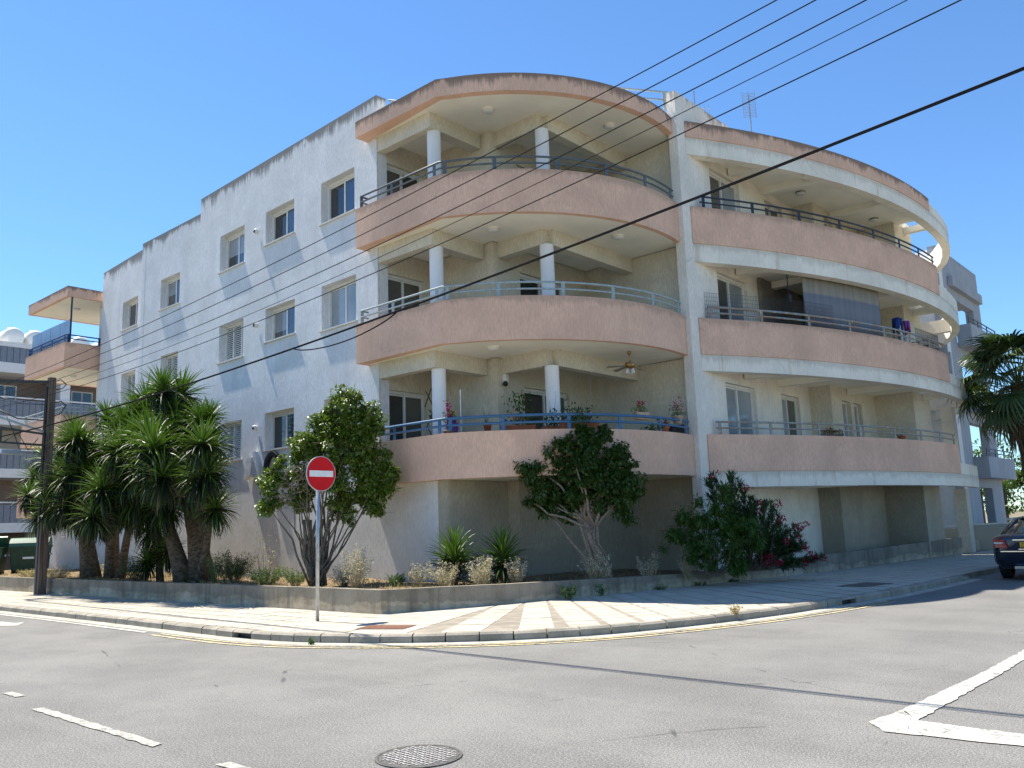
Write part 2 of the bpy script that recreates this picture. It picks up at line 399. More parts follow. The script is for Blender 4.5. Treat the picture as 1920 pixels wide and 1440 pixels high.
def wood():
    g = NG('pole_wood'); f = g.noise(1, xyz=(28, 28, .8), detail=5, rough=.7); g.bump(f, .6, .02)
    return g.done(g.mix(g.ramp(f, .35, .65), (.075, .055, .045), (.21, .16, .13)), .9, .15)
M['wood'] = wood()
M['lamp'] = plain('lamp_glass', (.68, .68, .66), .5, .4, var=.03)
M['binbody'] = plain('green_steel', (.018, .055, .028), .5, .4, var=.2)
M['binlid'] = plain('green_lid', (.05, .12, .07), .4, .4, var=.15)
M['tank'] = plain('white_tank', (.76, .76, .72), .5, .4, var=.03)
M['clad'] = plain('grey_cladding', (.20, .225, .265), .5, .4, var=.08)
M['brown'] = plain('brown_wall', (.26, .20, .17), .9, .1, var=.08)
M['shadesheet'] = plain('painted_shade', (.22, .20, .17), .95, .05, var=.15)  # dark colour standing for the shade behind the sun blind
g = NG('fabric_awning'); f = g.noise(1, xyz=(9, 9, .3), detail=3)
zz = g.z(); c = g.mix(g.ramp(zz, 8.02, 8.12), (.20, .21, .235), (.37, .32, .25)); c = g.mix(g.math('MULTIPLY', g.ramp(f, .4, .6), .25), c, (.14, .14, .15)); M['awning'] = g.done(c, .9, .1)
M['frosted'] = glass('frosted_panel', (.26, .33, .42), .25)
def carpaint():
    g = NG('car_paint'); g.b.inputs['Coat Weight'].default_value = 1; g.b.inputs['Coat Roughness'].default_value = .04
    return g.done((.008, .013, .032), .35, .5, .5)
M['car'] = carpaint()
M['carglass'] = glass('car_glass', (.02, .03, .025), .03)
M['chrome'] = plain('chrome', (.75, .76, .78), .12, .5, 1., var=.02)
M['tyre'] = plain('tyre_rubber', (.02, .02, .02), .85, .2)
M['rim'] = plain('wheel_rim', (.4, .41, .42), .3, .5, .8)
M['taillight'] = plain('tail_light', (.35, .01, .015), .12, .6, var=.2, scale=18)
M['plate'] = plain('number_plate', (.62, .42, .03), .5, .3, var=.03)
M['cream_far'] = plain('cream_far_wall', (.50, .46, .38), .9, .1, var=.06, scale=1)
M['brass'] = plain('brass', (.45, .26, .08), .3, .5, .8)
M['fanwood'] = plain('fan_blade', (.34, .31, .26), .5, .3)
M['blue_cloth'] = plain('blue_cloth', (.03, .06, .22), .9, .1, var=.3)
M['purple_cloth'] = plain('purple_cloth', (.22, .06, .25), .9, .1, var=.3)
# ================================================================== THE APARTMENT BUILDING
def arc(cx, cy, r, a0, a1, n): return [(cx+r*math.cos(a0+(a1-a0)*i/n), cy+r*math.sin(a0+(a1-a0)*i/n)) for i in range(n+1)]
LC, LR = (-2.27, 4.96), 5.43
def la(x, y, c): return math.atan2(y-c[1], x-c[0])
LARC = arc(*LC, LR, la(.02, .04, LC), la(3.02, 6.1, LC), 30)
LOUT = [(-3.15, 0.0), (0.0, 0.0)] + LARC[1:]
RC, RR = (-16.53, 17.83), 22.79
RARC = arc(*RC, RR, la(3.203, 6.44, RC), la(6.25, 17.95, RC), 36)
RRING = arc(*RC, RR, la(6.25, 17.95, RC), la(5.95, 21.4, RC), 8)
CURL = [(5.72, 22.4), (5.36, 23.4), (4.85, 24.4), (4.3, 25.3), (3.6, 26.1)]
B = thing('apartment_building', 'four storey white and peach apartment block with curved corner balconies', 'building')
def wall_mesh(mb, P0, P1, z0, z1, t, ops=()):
    """front face from P0 to P1 (outside on the right-hand side of P0->P1), thickness t inwards"""
    P0 = Vector(P0); P1 = Vector(P1); d = (P1-P0); L = d.length; d.normalize(); nb = Vector((-d.y, d.x))
    us = sorted({0, L, *[v for o in ops for v in o[:2]]}); zs = sorted({z0, z1, *[v for o in ops for v in o[2:]]})
    us = [u for u in us if -1e-6 <= u <= L+1e-6]; zs = [v for v in zs if z0-1e-6 <= v <= z1+1e-6]
    def hole(i, j):
        if i < 0 or j < 0 or i >= len(us)-1 or j >= len(zs)-1: return True
        u = (us[i]+us[i+1])/2; v = (zs[j]+zs[j+1])/2
        return any(o[0] < u < o[1] and o[2] < v < o[3] for o in ops)
    def pt(u, b, v): q = P0+d*u+nb*b; return (q.x, q.y, v)
    for i in range(len(us)-1):
        for j in range(len(zs)-1):
            if hole(i, j): continue
            a, b, c, e = us[i], us[i+1], zs[j], zs[j+1]
            mb.add([pt(a,0,c), pt(b,0,c), pt(b,0,e), pt(a,0,e)], [(0,1,2,3)])
            mb.add([pt(a,t,c), pt(a,t,e), pt(b,t,e), pt(b,t,c)], [(0,1,2,3)])
            if hole(i-1, j): mb.add([pt(a,0,c), pt(a,0,e), pt(a,t,e), pt(a,t,c)], [(0,1,2,3)])
            if hole(i+1, j): mb.add([pt(b,0,c), pt(b,t,c), pt(b,t,e), pt(b,0,e)], [(0,1,2,3)])
            if hole(i, j-1): mb.add([pt(a,0,c), pt(a,t,c), pt(b,t,c), pt(b,0,c)], [(0,1,2,3)])
            if hole(i, j+1): mb.add([pt(a,0,e), pt(b,0,e), pt(b,t,e), pt(a,t,e)], [(0,1,2,3)])
def opening(name, P0, P1, s0, s1, z0, z1, rec, kind='slide', sill=True, panes=('glass', 'glasssky'), parent=B, fr='alu', label=None):
    """a window or door in the hole s0..s1, z0..z1 of the wall P0->P1, its frame set back by rec"""
    P0 = Vector(P0); P1 = Vector(P1); d = (P1-P0).normalized(); nb = Vector((-d.y, d.x))
    def pt(u, b, v): q = P0+d*u+nb*b; return (q.x, q.y, v)
    def bx(mb, u0, u1, b0, b1, v0, v1):
        mb.hexa([pt(u0,b0,v0), pt(u1,b0,v0), pt(u1,b1,v0), pt(u0,b1,v0), pt(u0,b0,v1), pt(u1,b0,v1), pt(u1,b1,v1), pt(u0,b1,v1)])
    f = .068; mb = MB(); um = (s0+s1)/2
    bx(mb, s0, s0+f, rec, rec+.08, z0, z1); bx(mb, s1-f, s1, rec, rec+.08, z0, z1)
    bx(mb, s0+f, s1-f, rec, rec+.08, z1-f, z1); bx(mb, s0+f, s1-f, rec, rec+.08, z0, z0+f)
    if kind in ('slide', 'slidebox'):
        bx(mb, um-.03, um+.03, rec+.012, rec+.07, z0+f, z1-f)
        bx(mb, s0+f, um-.03, rec+.045, rec+.078, z1-f-.05, z1-f-.002); bx(mb, um+.03, s1-f, rec+.02, rec+.06, z1-f-.05, z1-f-.002)
    if kind == 'shutter': bx(mb, s0+(s1-s0)/3-.02, s0+(s1-s0)/3+.02, rec-.01, rec+.07, z0+f, z1-f); bx(mb, s0+(s1-s0)*2/3-.02, s0+(s1-s0)*2/3+.02, rec-.01, rec+.07, z0+f, z1-f)
    W_ = mb.build(name, M[fr], parent, label=label)
    if kind == 'slidebox':
        q = MB(); bx(q, s0, s1, rec-.03, rec+.2, z1+.002, z1+.16)
        for k in range(3): bx(q, s0, s1, rec-.036, rec-.031, z1+.03+k*.045, z1+.055+k*.045)
        q.build('blind_box', M['alu'], W_)
    if kind == 'shutter':
        q = MB(); n = int((z1-z0-2*f)/.062)
        for k in range(n):
            v = z0+f+(k+.5)*(z1-z0-2*f)/n
            for a in range(3):
                ua = s0+f+.02+(s1-s0-2*f)*a/3; ub = s0+f-.02+(s1-s0-2*f)*(a+1)/3
                q.add([pt(ua, rec+.005, v-.024), pt(ub, rec+.005, v-.024), pt(ub, rec+.045, v+.024), pt(ua, rec+.045, v+.024),
                       pt(ua, rec+.012, v-.028), pt(ub, rec+.012, v-.028), pt(ub, rec+.052, v+.02), pt(ua, rec+.052, v+.02)],
                      [(0,1,2,3),(4,7,6,5),(0,4,5,1),(1,5,6,2),(2,6,7,3),(3,7,4,0)])
        q.build('shutter_slats', M['alu'], W_, kind='stuff')
        q = MB(); bx(q, s0+f, s1-f, rec+.09, rec+.1, z0+f, z1-f); q.build('pane', M['glass'], W_)
    elif kind == 'slide' or kind == 'slidebox':
        for a, b, off, pm in ((s0+f, um-.03, .06, panes[0]), (um+.03, s1-f, .035, panes[1])):
            q = MB(); zb_ = z1-f-.05
            if isinstance(pm, tuple):
                zm_ = z0+f+(zb_-z0-f)*pm[2]; bx(q, a, b, rec+off, rec+off+.01, zm_, zb_); q.build('pane_behind_blind', M[pm[0]], W_); q = MB(); zb_ = zm_; pm = pm[1]
            bx(q, a, b, rec+off, rec+off+.01, z0+f, zb_); q.build('pane', M[pm], W_)
    else:
        q = MB(); bx(q, s0+f, s1-f, rec+.04, rec+.05, z0+f, z1-f); q.build('pane', M[panes[0]], W_)
    if sill:
        q = MB(); bx(q, s0-.06, s1+.06, -.065, rec, z0-.035, z0+.006); q.build('sill', M['marble'], W_)
    return W_
# ---- long facade in three stepped sections
def facade(P0, P1, z1, wins, name='facade_wall', zb=0.0, t=.34):
    P0v = Vector(P0); P1v = Vector(P1); L = (P1v-P0v).length; d = (P1v-P0v)/L
    ops = []
    for x0, x1, za, zb_, *r in wins: ops.append(((x0-P0[0])/d.x, (x1-P0[0])/d.x, za, zb_))
    mb = MB(); wall_mesh(mb, P0, P1, zb, z1, t, ops); mb.build(name, M['white'], B)
    for o, wdef in zip(ops, wins):
        kind, panes = wdef[4], wdef[5]
        opening('window', P0, P1, o[0], o[1], o[2], o[3], .24, kind, True, panes)
G, GB, GC, GR = 'glass', 'glasssky', 'glasscurtain', 'glassbrown'
facade((-12.73, .735), (-2.75, .40), 13.35, [
    (-5.36, -3.75, 10.35, 11.61, 'slide', (G, GB)), (-8.38, -6.77, 10.52, 11.6, 'slide', (G, GB)), (-11.28, -9.69, 10.30, 11.58, 'slide', ((GC, G, .45), (GC, GB, .42))),
    (-5.32, -3.70, 7.22, 8.52, 'slide', (GC, GC)), (-8.33, -6.70, 7.42, 8.47, 'slide', ((GC, GR, .3), GB)), (-11.22, -9.66, 7.22, 8.47, 'shutter', (G, G)),
    (-5.19, -3.66, 4.01, 5.26, 'slide', (G, GB)), (-8.30, -6.70, 4.12, 5.24, 'slide', (G, G)), (-11.0, -9.65, 3.98, 5.21, 'shutter', (G, G))])
facade((-18.6, 1.42), (-12.7, 1.42), 13.35, [
    (-16.95, -15.45, 10.26, 11.47, 'slide', ((GC, GR, .5), GB)), (-16.76, -15.44, 7.21, 8.45, 'shutter', (G, G)), (-16.7, -15.4, 4.0, 5.2, 'slide', (G, G))])
facade((-23.5, 1.96), (-18.6, 1.70), 13.35, [
    (-21.15, -19.58, 10.26, 11.48, 'slide', (GR, G)), (-21.0, -19.58, 7.11, 8.41, 'shutter', (G, G)), (-21.0, -19.6, 4.0, 5.2, 'slide', (G, G))])
mb = MB(); wall_mesh(mb, (-28.0, 2.0), (-23.52, 1.98), 0, 2.72, .3); mb.build('ground_floor_wall', M['white'], B)
# ground-floor wall running on under the corner balcony, round corner, then back along the side
mb = MB(); wall_mesh(mb, (-2.749, .40), (-.55, .33), 0, 2.76, .3); mb.build('ground_floor_wall', M['white'], B)
cpts = [(-.55, .33)] + arc(-.50, .53, .2, -math.pi/2, 0, 8) + [(-.30, 2.5), (.02, 2.56), (.06, 3.0), (1.1, 6.3), (2.92, 6.34)]
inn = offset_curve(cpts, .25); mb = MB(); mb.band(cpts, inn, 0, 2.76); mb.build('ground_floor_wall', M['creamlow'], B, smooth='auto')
# step returns, end wall and roof behind the parapets
mb = MB(); mb.box((-12.72, .74+.34, 0), (-12.45, 1.41, 13.33)); mb.box((-18.59, 1.7+.05, 0), (-18.3, 1.415, 13.33))
mb.box((-23.49, 2.3, 0), (-23.2, 14, 12.5)); mb.build('return_wall', M['white'], B)
mb = MB(); mb.prism([(-23.4, 2.2), (-18.5, 2.0), (-12.6, 1.7), (-12.4, .9), (-2.8, .6), (-2.8, 6.4), (2.9, 6.4), (2.9, 14.4), (-2, 20), (-23.4, 14)], 12.15, 12.42)
mb.build('roof', M['roofing'], B)
# recessed flat walls of the corner balconies
for z0, z1, fl in ((3.05, 5.93, 1), (6.2, 9.03, 2), (9.3, 12.13, 3)):
    mb = MB(); zt = z0-.02
    wall_mesh(mb, (-2.748, .42), (-2.748, 2.3), z0-.3, z1, .3, [(.28, 1.62, z0+.0, z0+2.2)]); mb.build('recess_wall', M['cream'], B)
    opening('balcony_door', (-2.748, .42), (-2.748, 2.3), .28, 1.62, z0, z0+2.2, .1, 'slide', False, (G if fl == 1 else GR, G if fl == 3 else GR))
    mb = MB(); wall_mesh(mb, (-2.747, 2.3), (-.35, 2.3), z0-.3, z1, .15); mb.build('recess_wall', M['cream'], B)
    mb = MB(); mb.box((-.55, 2.26, z0-.3), (-.32, 2.5, z1)); mb.build('pilaster', M['cream'], B)
    mb = MB(); wall_mesh(mb, (-.353, 2.5), (-.353, 6.3), z0-.3, z1, .3, [(.84, 2.75, z0+.0, z0+2.2)]); mb.build('recess_wall', M['cream'], B)
    opening('balcony_door', (-.353, 2.5), (-.353, 6.3), .84, 2.75, z0, z0+2.2, .1, 'slidebox', False, (G, GR), label='sliding door behind the corner column')
    mb = MB(); wall_mesh(mb, (-.352, 6.3), (2.9, 6.3), z0-.3, z1, .2); mb.build('recess_wall', M['cream'], B)
    # beams: facade end to column, column to wall, wall to second column, second column to back wall
    bz = z1-.43
    mb = MB(); mb.box((-2.74, .42, bz), (-1.02, .66, z1-.002)); mb.build('beam', M['cream'], B)
    mb = MB(); mb.box((-1.02, .42, bz+.001), (-.68, 2.29, z1-.003)); mb.build('beam', M['cream'], B)
    mb = MB(); mb.box((-.318, 2.45, bz), (1.16, 2.72, z1-.002)); mb.build('beam', M['cream'], B)
    mb = MB(); mb.box((1.03, 2.72, bz+.001), (1.32, 6.29, z1-.003)); mb.build('beam', M['cream'], B)
    for cx, cy in ((-.85, .72), (1.18, 2.62)):
        mb = MB(); mb.lathe([(.175, z0), (.175, bz-.002)], 28, (cx, cy, 0)); 
        mb.build('column', M['column'], B, smooth=True)
# slabs, parapets and roof edge of the corner balconies
def slab(outer, back, z0, z1, name, mat, inset=.06):
    o = offset_curve(outer, inset); poly = o+back; mb = MB(); mb.prism(poly, z0, z1); return mb.build(name, M[mat], B)
LB = [(2.9, 6.5), (-3.05, 6.5)]
for z0, z1, mt in ((2.75, 3.8, 'peach'), (5.9, 6.95, 'peach'), (9.0, 10.08, 'peach'), (12.1, 12.56, 'peach3')):
    slab(LOUT, LB, z0+.015, z0+.29, 'balcony_floor' if z1 < 12 else 'roof_slab', 'soffit')
    path = [(-3.15, .44)] + LOUT
    inner = offset_curve(path, .14 if z1 < 12 else .2)
    mb = MB(); mb.band(path, inner, z0, z1); mb.build('balcony_parapet' if z1 < 12 else 'roof_edge', M[mt], B, smooth='auto')
# ---- fin wall
ops = []
for z0, zt in ((3.1, 5.35), (6.2, 8.5), (9.3, 11.6)):
    ops.append((7.68-6.0, 9.50-6.0, z0, zt))
    ops.append((11.23-6.0, 12.55-6.0, z0, zt))
mb = MB(); wall_mesh(mb, (3.2, 6.0), (3.2, 13.5), 0, 12.3, .27, ops); wall_mesh(mb, (3.2, 6.0), (3.2, 9.6), 12.301, 13.33, .27)
mb.build('fin_wall', M['fin'], B)
for i, o in enumerate(ops): opening('balcony_door', (3.2, 6.0), (3.2, 13.37), *o, .12, 'slide', False, (GC if i < 2 else GR, GC if i % 2 == 0 else GR))
# saw-tooth walls of the side balconies
for z0, z1 in ((0, 2.72), (3.05, 5.83), (6.2, 8.9), (9.3, 12.1)):
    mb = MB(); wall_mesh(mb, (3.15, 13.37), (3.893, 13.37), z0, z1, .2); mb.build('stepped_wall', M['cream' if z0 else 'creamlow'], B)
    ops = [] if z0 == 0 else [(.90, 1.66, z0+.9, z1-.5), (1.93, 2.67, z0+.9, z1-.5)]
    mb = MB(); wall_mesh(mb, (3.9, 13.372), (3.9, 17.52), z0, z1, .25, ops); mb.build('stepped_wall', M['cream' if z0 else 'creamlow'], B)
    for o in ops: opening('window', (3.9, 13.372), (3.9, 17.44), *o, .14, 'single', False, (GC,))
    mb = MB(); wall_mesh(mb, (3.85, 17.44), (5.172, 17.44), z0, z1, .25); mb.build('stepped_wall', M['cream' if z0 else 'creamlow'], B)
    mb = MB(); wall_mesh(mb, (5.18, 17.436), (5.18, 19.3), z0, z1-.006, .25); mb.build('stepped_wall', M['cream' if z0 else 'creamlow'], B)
# side balcony slabs, peach parapets, white bands and free ring beams
RB = [(5.2, 17.95), (5.2, 19.2), (3.0, 19.2), (3.0, 6.5)]
for zb, zm, zt, mt, ringtop in ((2.45, 2.86, 3.83, 'peach', 3.22), (5.52, 5.96, 6.95, 'peach', 6.3), (8.52, 9.03, 10.08, 'peach', 9.45), (11.6, 12.1, 12.56, 'peach3', 12.42)):
    slab(RARC, RB, zm-.22, zm+.06, 'balcony_floor' if zt < 12 else 'roof_slab', 'soffit')
    ring = RARC + RRING[1:] + (CURL if zb > 5 else [])
    k = len(RARC)
    inner = offset_curve(ring, .28)
    n = len(ring); tops = [zm]*(k)+[ringtop]*(n-k)
    mb = MB(); mb.band(ring[:k], inner[:k], zb, zm); mb.build('white_band', M['whiteband'], B, smooth='auto')
    mb = MB(); mb.band(ring[k-1:], inner[k-1:], zb, ringtop); mb.build('ring_beam', M['whiteband'], B, smooth='auto')
    pout = offset_curve(RARC, -.025); pin = offset_curve(RARC, .13)
    mb = MB(); mb.band(pout, pin, zm+.002, zt); mb.build('balcony_parapet' if zt < 12 else 'roof_edge', M[mt], B, smooth='auto')
    # soffit beams across the slab
    for a, b in (((3.21, 8.9), (4.35, 9.2)), ((3.0, 11.1), (5.2, 11.3)), ((3.91, 14.9), (5.85, 14.9)), ((5.19, 18.6), (6.0, 18.6))):
        if zb < 3 and a[1] > 14: continue
        q = MB(); q.bar((a[0], a[1], zm-.31), (b[0], b[1], zm-.31), .25, .22); q.build('beam', M['soffit'], B)
# tie beams from the building to the ring
for z in (5.6, 8.6):
    mb = MB(); mb.bar((3.0, 22.6, z+.25), (5.5, 22.6, z+.25), .3, .5); mb.build('tie_beam', M['fin'], B)
mb = MB(); mb.bar((3.0, 21.2, 9.75), (5.7, 21.2, 9.75), .3, .55); mb.build('tie_beam', M['fin'], B)
# rear side wall, bright end wall and ground columns seen below the ring beams
mb = MB(); wall_mesh(mb, (3.0, 19.3), (3.0, 26.4), 0, 12.4, .25, [(.8, 3.0, 3.3, 5.0), (.8, 3.0, .7, 2.5)]); mb.build('rear_wall', M['brightwhite'], B)
for x, y in ((4.45, 20.8), (5.3, 21.6)):
    mb = MB(); mb.box((x-.2, y-.25, 0), (x+.2, y+.25, 2.44)); mb.build('ground_column', M['cream'], B)
mb = MB(); mb.box((5.0, 21.2, 3.23), (5.4, 21.6, 5.5)); mb.build('upper_column', M['whiteband'], B)
# ---- balcony rails (posts and two rails each)
def railing(path, z, mat, posts=(), name='balcony_railing', h=.34, pw=.09, r=.028, label=None):
    pr = MB(); pr.tube([(x, y, z+h) for x, y in path], r, 8)
    o = pr.build(name, M[mat], B, smooth=True, label=label)
    q = MB(); q.tube([(x, y, z+h*.52) for x, y in path], r*.85, 8); q.build('rail', M[mat], o, smooth=True)
    acc = [0]
    for i in range(1, len(path)): acc.append(acc[-1]+math.dist(path[i], path[i-1]))
    for s in posts:
        s = s*acc[-1]; i = max(k for k in range(len(acc)) if acc[k] <= s+1e-9); i = min(i, len(path)-2)
        t = (s-acc[i])/(acc[i+1]-acc[i]); x = path[i][0]+(path[i+1][0]-path[i][0])*t; y = path[i][1]+(path[i+1][1]-path[i][1])*t
        dx, dy = path[i+1][0]-path[i][0], path[i+1][1]-path[i][1]; L = math.hypot(dx, dy)
        q = MB(); q.bar((x, y, z-.05), (x, y, z+h-.01), pw, .02, up=(-dy/L, dx/L, 0)); q.build('post', M[mat], o)
    return o
lp = offset_curve([(-3.15, 0.0), (0, 0)]+LARC[1:], .07); lp = [(-3.02, .3), (-3.02, .07)] + lp[1:-1]
rp = offset_curve(RARC, .06)[1:]
LP = [.02, .145, .3, .33, .45, .6, .73, .86, .985]
railing(lp, 10.08, 'rail_grey', LP); railing(lp, 6.95, 'rail_pale', LP); railing(lp, 3.8, 'rail_blue', LP, r=.034, label='blue painted balcony rail')
RP = [.01, .15, .3, .45, .6, .74, .87, .99]
railing(rp, 10.08, 'rail_dark', RP, label='dark painted balcony rail'); railing(rp, 6.95, 'rail_rust', RP, r=.034, label='rusty balcony rail'); railing(rp, 3.83, 'rail_worn', RP, label='worn balcony rail')
# roof rails
railing([(-2.6, .7), (-2.3, 1.2), (-1.0, 2.2)], 12.9, 'rail_pale', (.05, .5, .95), 'roof_railing', h=.35)
railing([(1.4, 4.0), (2.2, 5.2), (2.9, 6.2)], 12.95, 'rail_pale', (.05, .5, .95), 'roof_railing', h=.5)
# ---- far end balconies (first, second, third floor and roof canopy)
FB = [(-28.2, .56), (-23.7, .56), (-23.7, 5.0), (-28.2, 5.0)]
for z0, z1, mt in ((2.75, 3.8, 'peach'), (5.9, 6.95, 'peach'), (9.0, 10.08, 'peach'), (12.1, 12.56, 'peach3')):
    mb = MB(); mb.box((-28.1, .66, z0+.015), (-23.8, 5.2, z0+.3)); mb.box((-23.79, 2.35, z0+.016), (-23.5, 5.2, z0+.29)); mb.build('balcony_floor' if z1 < 12 else 'canopy_slab', M['soffit'], B)
    path = [(-28.2, 5.0), (-28.2, .56), (-23.7, .56), (-23.7, 2.2)]; 
    path = [path[0], path[1], path[2], path[3]]
    mb = MB()
    mb.box((-28.2, .56, z0), (-23.7, .70, z1)); mb.box((-23.84, .701, z0), (-23.7, 2.3, z1)); mb.box((-28.2, .701, z0), (-28.06, 5.0, z1))
    mb.build('balcony_parapet' if z1 < 12 else 'canopy_edge', M[mt], B)
for z0, z1 in ((3.05, 5.9), (6.2, 9.0), (9.3, 12.1)):
    mb = MB(); mb.lathe([(.2, z0), (.2, z1)], 20, (-24.75, 2.6, 0)); mb.build('column', M['column'], B, smooth=True)
    mb = MB(); mb.box((-24.6, 2.45, z1-.45), (-23.5, 2.75, z1-.002)); mb.build('beam', M['cream'], B)
    mb = MB(); wall_mesh(mb, (-25.2, 5.21), (-23.2, 5.21), z0-.3, z1, .2); mb.build('recess_wall', M['cream'], B)
fl = [(-28.1, .9), (-28.1, .63), (-23.77, .63), (-23.77, 2.2)]
railing(fl, 10.08, 'rail_royal', (.03, .12, .3, .5, .72, .76, .97)); railing(fl, 6.95, 'rail_pale', (.03, .3, .5, .72, .97))
for k in range(4):
    x = -28.0+k*1.08; mb = MB(); mb.box((x, .74, 10.1), (x+1.04, .76, 11.1)); mb.build('screen_panel', M['frosted'], B)
mb = MB(); mb.box((-23.75, .74, 10.1), (-23.7, .8, 12.1)); mb.build('screen_post', M['rail_dark'], B)
# ================================================================== GROUND, ROADS, PAVEMENT
mb = MB(); mb.box((-900, -900, -.30), (900, 900, -.02)); mb.build('ground', M['ground'], kind='structure')
mb = MB(); n = 40
mb.add([(-120, -15.5, 0), (120, -15.5, 0), (120, -5.2, 0), (-120, -5.2, 0)], [(0,1,2,3)])
mb.add([(1.2, -5.2, 0), (15.4, -5.2, 0), (15.4, 120, 0), (1.2, 120, 0)], [(0,1,2,3)])
mb.build('road', M['asphalt'], kind='structure')
mb = MB(); mb.box((-120, -19, -.02), (120, -15.5, .12)); mb.box((15.4, -4.9, -.02), (19, 120, .12)); mb.build('far_pavement', M['gutter'], kind='structure')
# kerb line: outer (road side) edge of the kerb
KA = [(-60.0, -5.75), (-30, -5.72), (-10, -5.72), (-5.5, -5.72), (-1.5, -5.78), (.6, -5.84), (1.78, -5.80), (2.65, -5.64), (3.4, -5.34), (4.15, -4.96), (4.85, -4.48), (5.4, -4.02), (5.92, -3.45),
      (6.34, -2.85), (6.70, -2.05), (7.05, -1.15), (7.36, -.15), (7.62, 1.0), (7.80, 2.2), (8.0, 3.6), (8.12, 5.0), (8.22, 6.6), (8.28, 8.2), (8.3, 9.6)]
def resample(pts, step, s0=None, s1=None):
    acc = [0]
    for i in range(1, len(pts)): acc.append(acc[-1]+math.dist(pts[i], pts[i-1]))
    out = []; s = s0 if s0 is not None else 0; e = s1 if s1 is not None else acc[-1]
    while s <= e+1e-6:
        i = 0
        while i < len(acc)-2 and acc[i+1] < s: i += 1
        t = (s-acc[i])/(acc[i+1]-acc[i]); out.append((pts[i][0]+(pts[i+1][0]-pts[i][0])*t, pts[i][1]+(pts[i+1][1]-pts[i][1])*t)); s += step
    return out
def smooth_line(pts, it=2):
    for _ in range(it):
        q = [pts[0]]
        for a, b in zip(pts, pts[1:]): q += [(a[0]*.75+b[0]*.25, a[1]*.75+b[1]*.25), (a[0]*.25+b[0]*.75, a[1]*.25+b[1]*.75)]
        pts = q+[pts[-1]]
    return pts
KS = smooth_line(KA)
# gutter strip and painted lines on the road
def ribbon(name, pts, d0, d1, z, mat, label=None, cat=None, group=None):
    a = offset_curve(pts, -d0); b = offset_curve(pts, -d1); mb = MB()
    for i in range(len(pts)-1): mb.add([(*b[i], z), (*b[i+1], z), (*a[i+1], z), (*a[i], z)], [(0,1,2,3)])
    return mb.build(name, M[mat], kind='structure')
G_ = resample(KS, .25)
ribbon('gutter', G_, -.02, .27, .004, 'gutter')
YL = [p for p in G_ if p[0] > -.9 and p[1] < 3.6]
ribbon('road_marking', YL, .33, .40, .008, 'paint_yellow'); ribbon('road_marking', YL, .50, .57, .008, 'paint_yellow')
WL = [p for p in G_ if -40 < p[0] <= -1.1]
ribbon('road_marking', WL, .36, .46, .008, 'paint_white')
def ragged(poly, j=.012, step=.09):
    out = []
    for i in range(len(poly)):
        a, b = Vector(poly[i]), Vector(poly[(i+1) % len(poly)]); L = (b-a).length; n = max(1, int(L/step)); t = (b-a)/L; nn = Vector((-t.y, t.x))
        for k in range(n):
            p = a+(b-a)*k/n+(nn*random.uniform(-j, j)+t*random.uniform(-j, j) if k else Vector((0, 0))); out.append((p.x, p.y))
    return out
def mark(poly, mat='paint_white'):
    poly = ragged(poly)
    mb = MB(); mb.add([(x, y, .008) for x, y in poly], [tuple(range(len(poly)))]); mb.build('road_marking', M[mat], kind='structure')
for x in (-19.2, -14.7, -10.2, -5.7, -1.2):
    pass
for x0, x1 in ((-16.4, -14.4), (-12.3, -10.3), (-8.2, -6.2), (-4.1, -2.1), (1.2, 3.0), (4.5, 7.12), (8.05, 9.6)):
    mark([(x0, -10.10), (x1, -10.12), (x1-.04, -10.02), (x0+.03, -10.0)], 'paint_dash')
for x0, x1 in ((3.2, 3.6),): mark([(x0, -9.95), (x1, -9.95), (x1, -9.84), (x0, -9.84)], 'paint_dash')
mark([(11.42, -6.32), (11.62, -6.58), (12.6, -6.49), (15.2, -6.5), (15.2, -6.12), (12.4, -6.13), (11.72, -6.08), (11.50, -5.75)])
mark([(11.50, -5.75), (11.72, -6.08), (11.77, -3.8), (11.80, -1.2), (11.82, 4.5), (11.68, 4.5), (11.65, -1.2), (11.60, -3.8)])
mark([(-6.6, -7.1), (-5.9, -7.1), (-5.9, -7.3), (-5.3, -6.93), (-5.9, -6.6), (-5.9, -6.78), (-6.6, -6.78)])
for pts in ([(-8, -9.2), (-5.5, -8.5), (-2.8, -7.8), (-3.0, -7.2), (-3.1, -6.4)], [(10.0, -7.95), (10.5, -7.2), (10.8, -6.9)]):
    P_ = [(x+random.uniform(-.02, .02), y+random.uniform(-.02, .02)) for x, y in resample(pts, .12)]; n_ = len(P_)
    wdt = [.001+.003*random.random() for _ in P_]; a = [(x, y+w_) for (x, y), w_ in zip(P_, wdt)]; b = [(x+w_, y-w_) for (x, y), w_ in zip(P_, wdt)]; mb = MB()
    for i in range(n_-1): mb.add([(*b[i], .0045), (*b[i+1], .0045), (*a[i+1], .0045), (*a[i], .0045)], [(0,1,2,3)])
    mb.build('road_crack', M['black'], kind='structure')
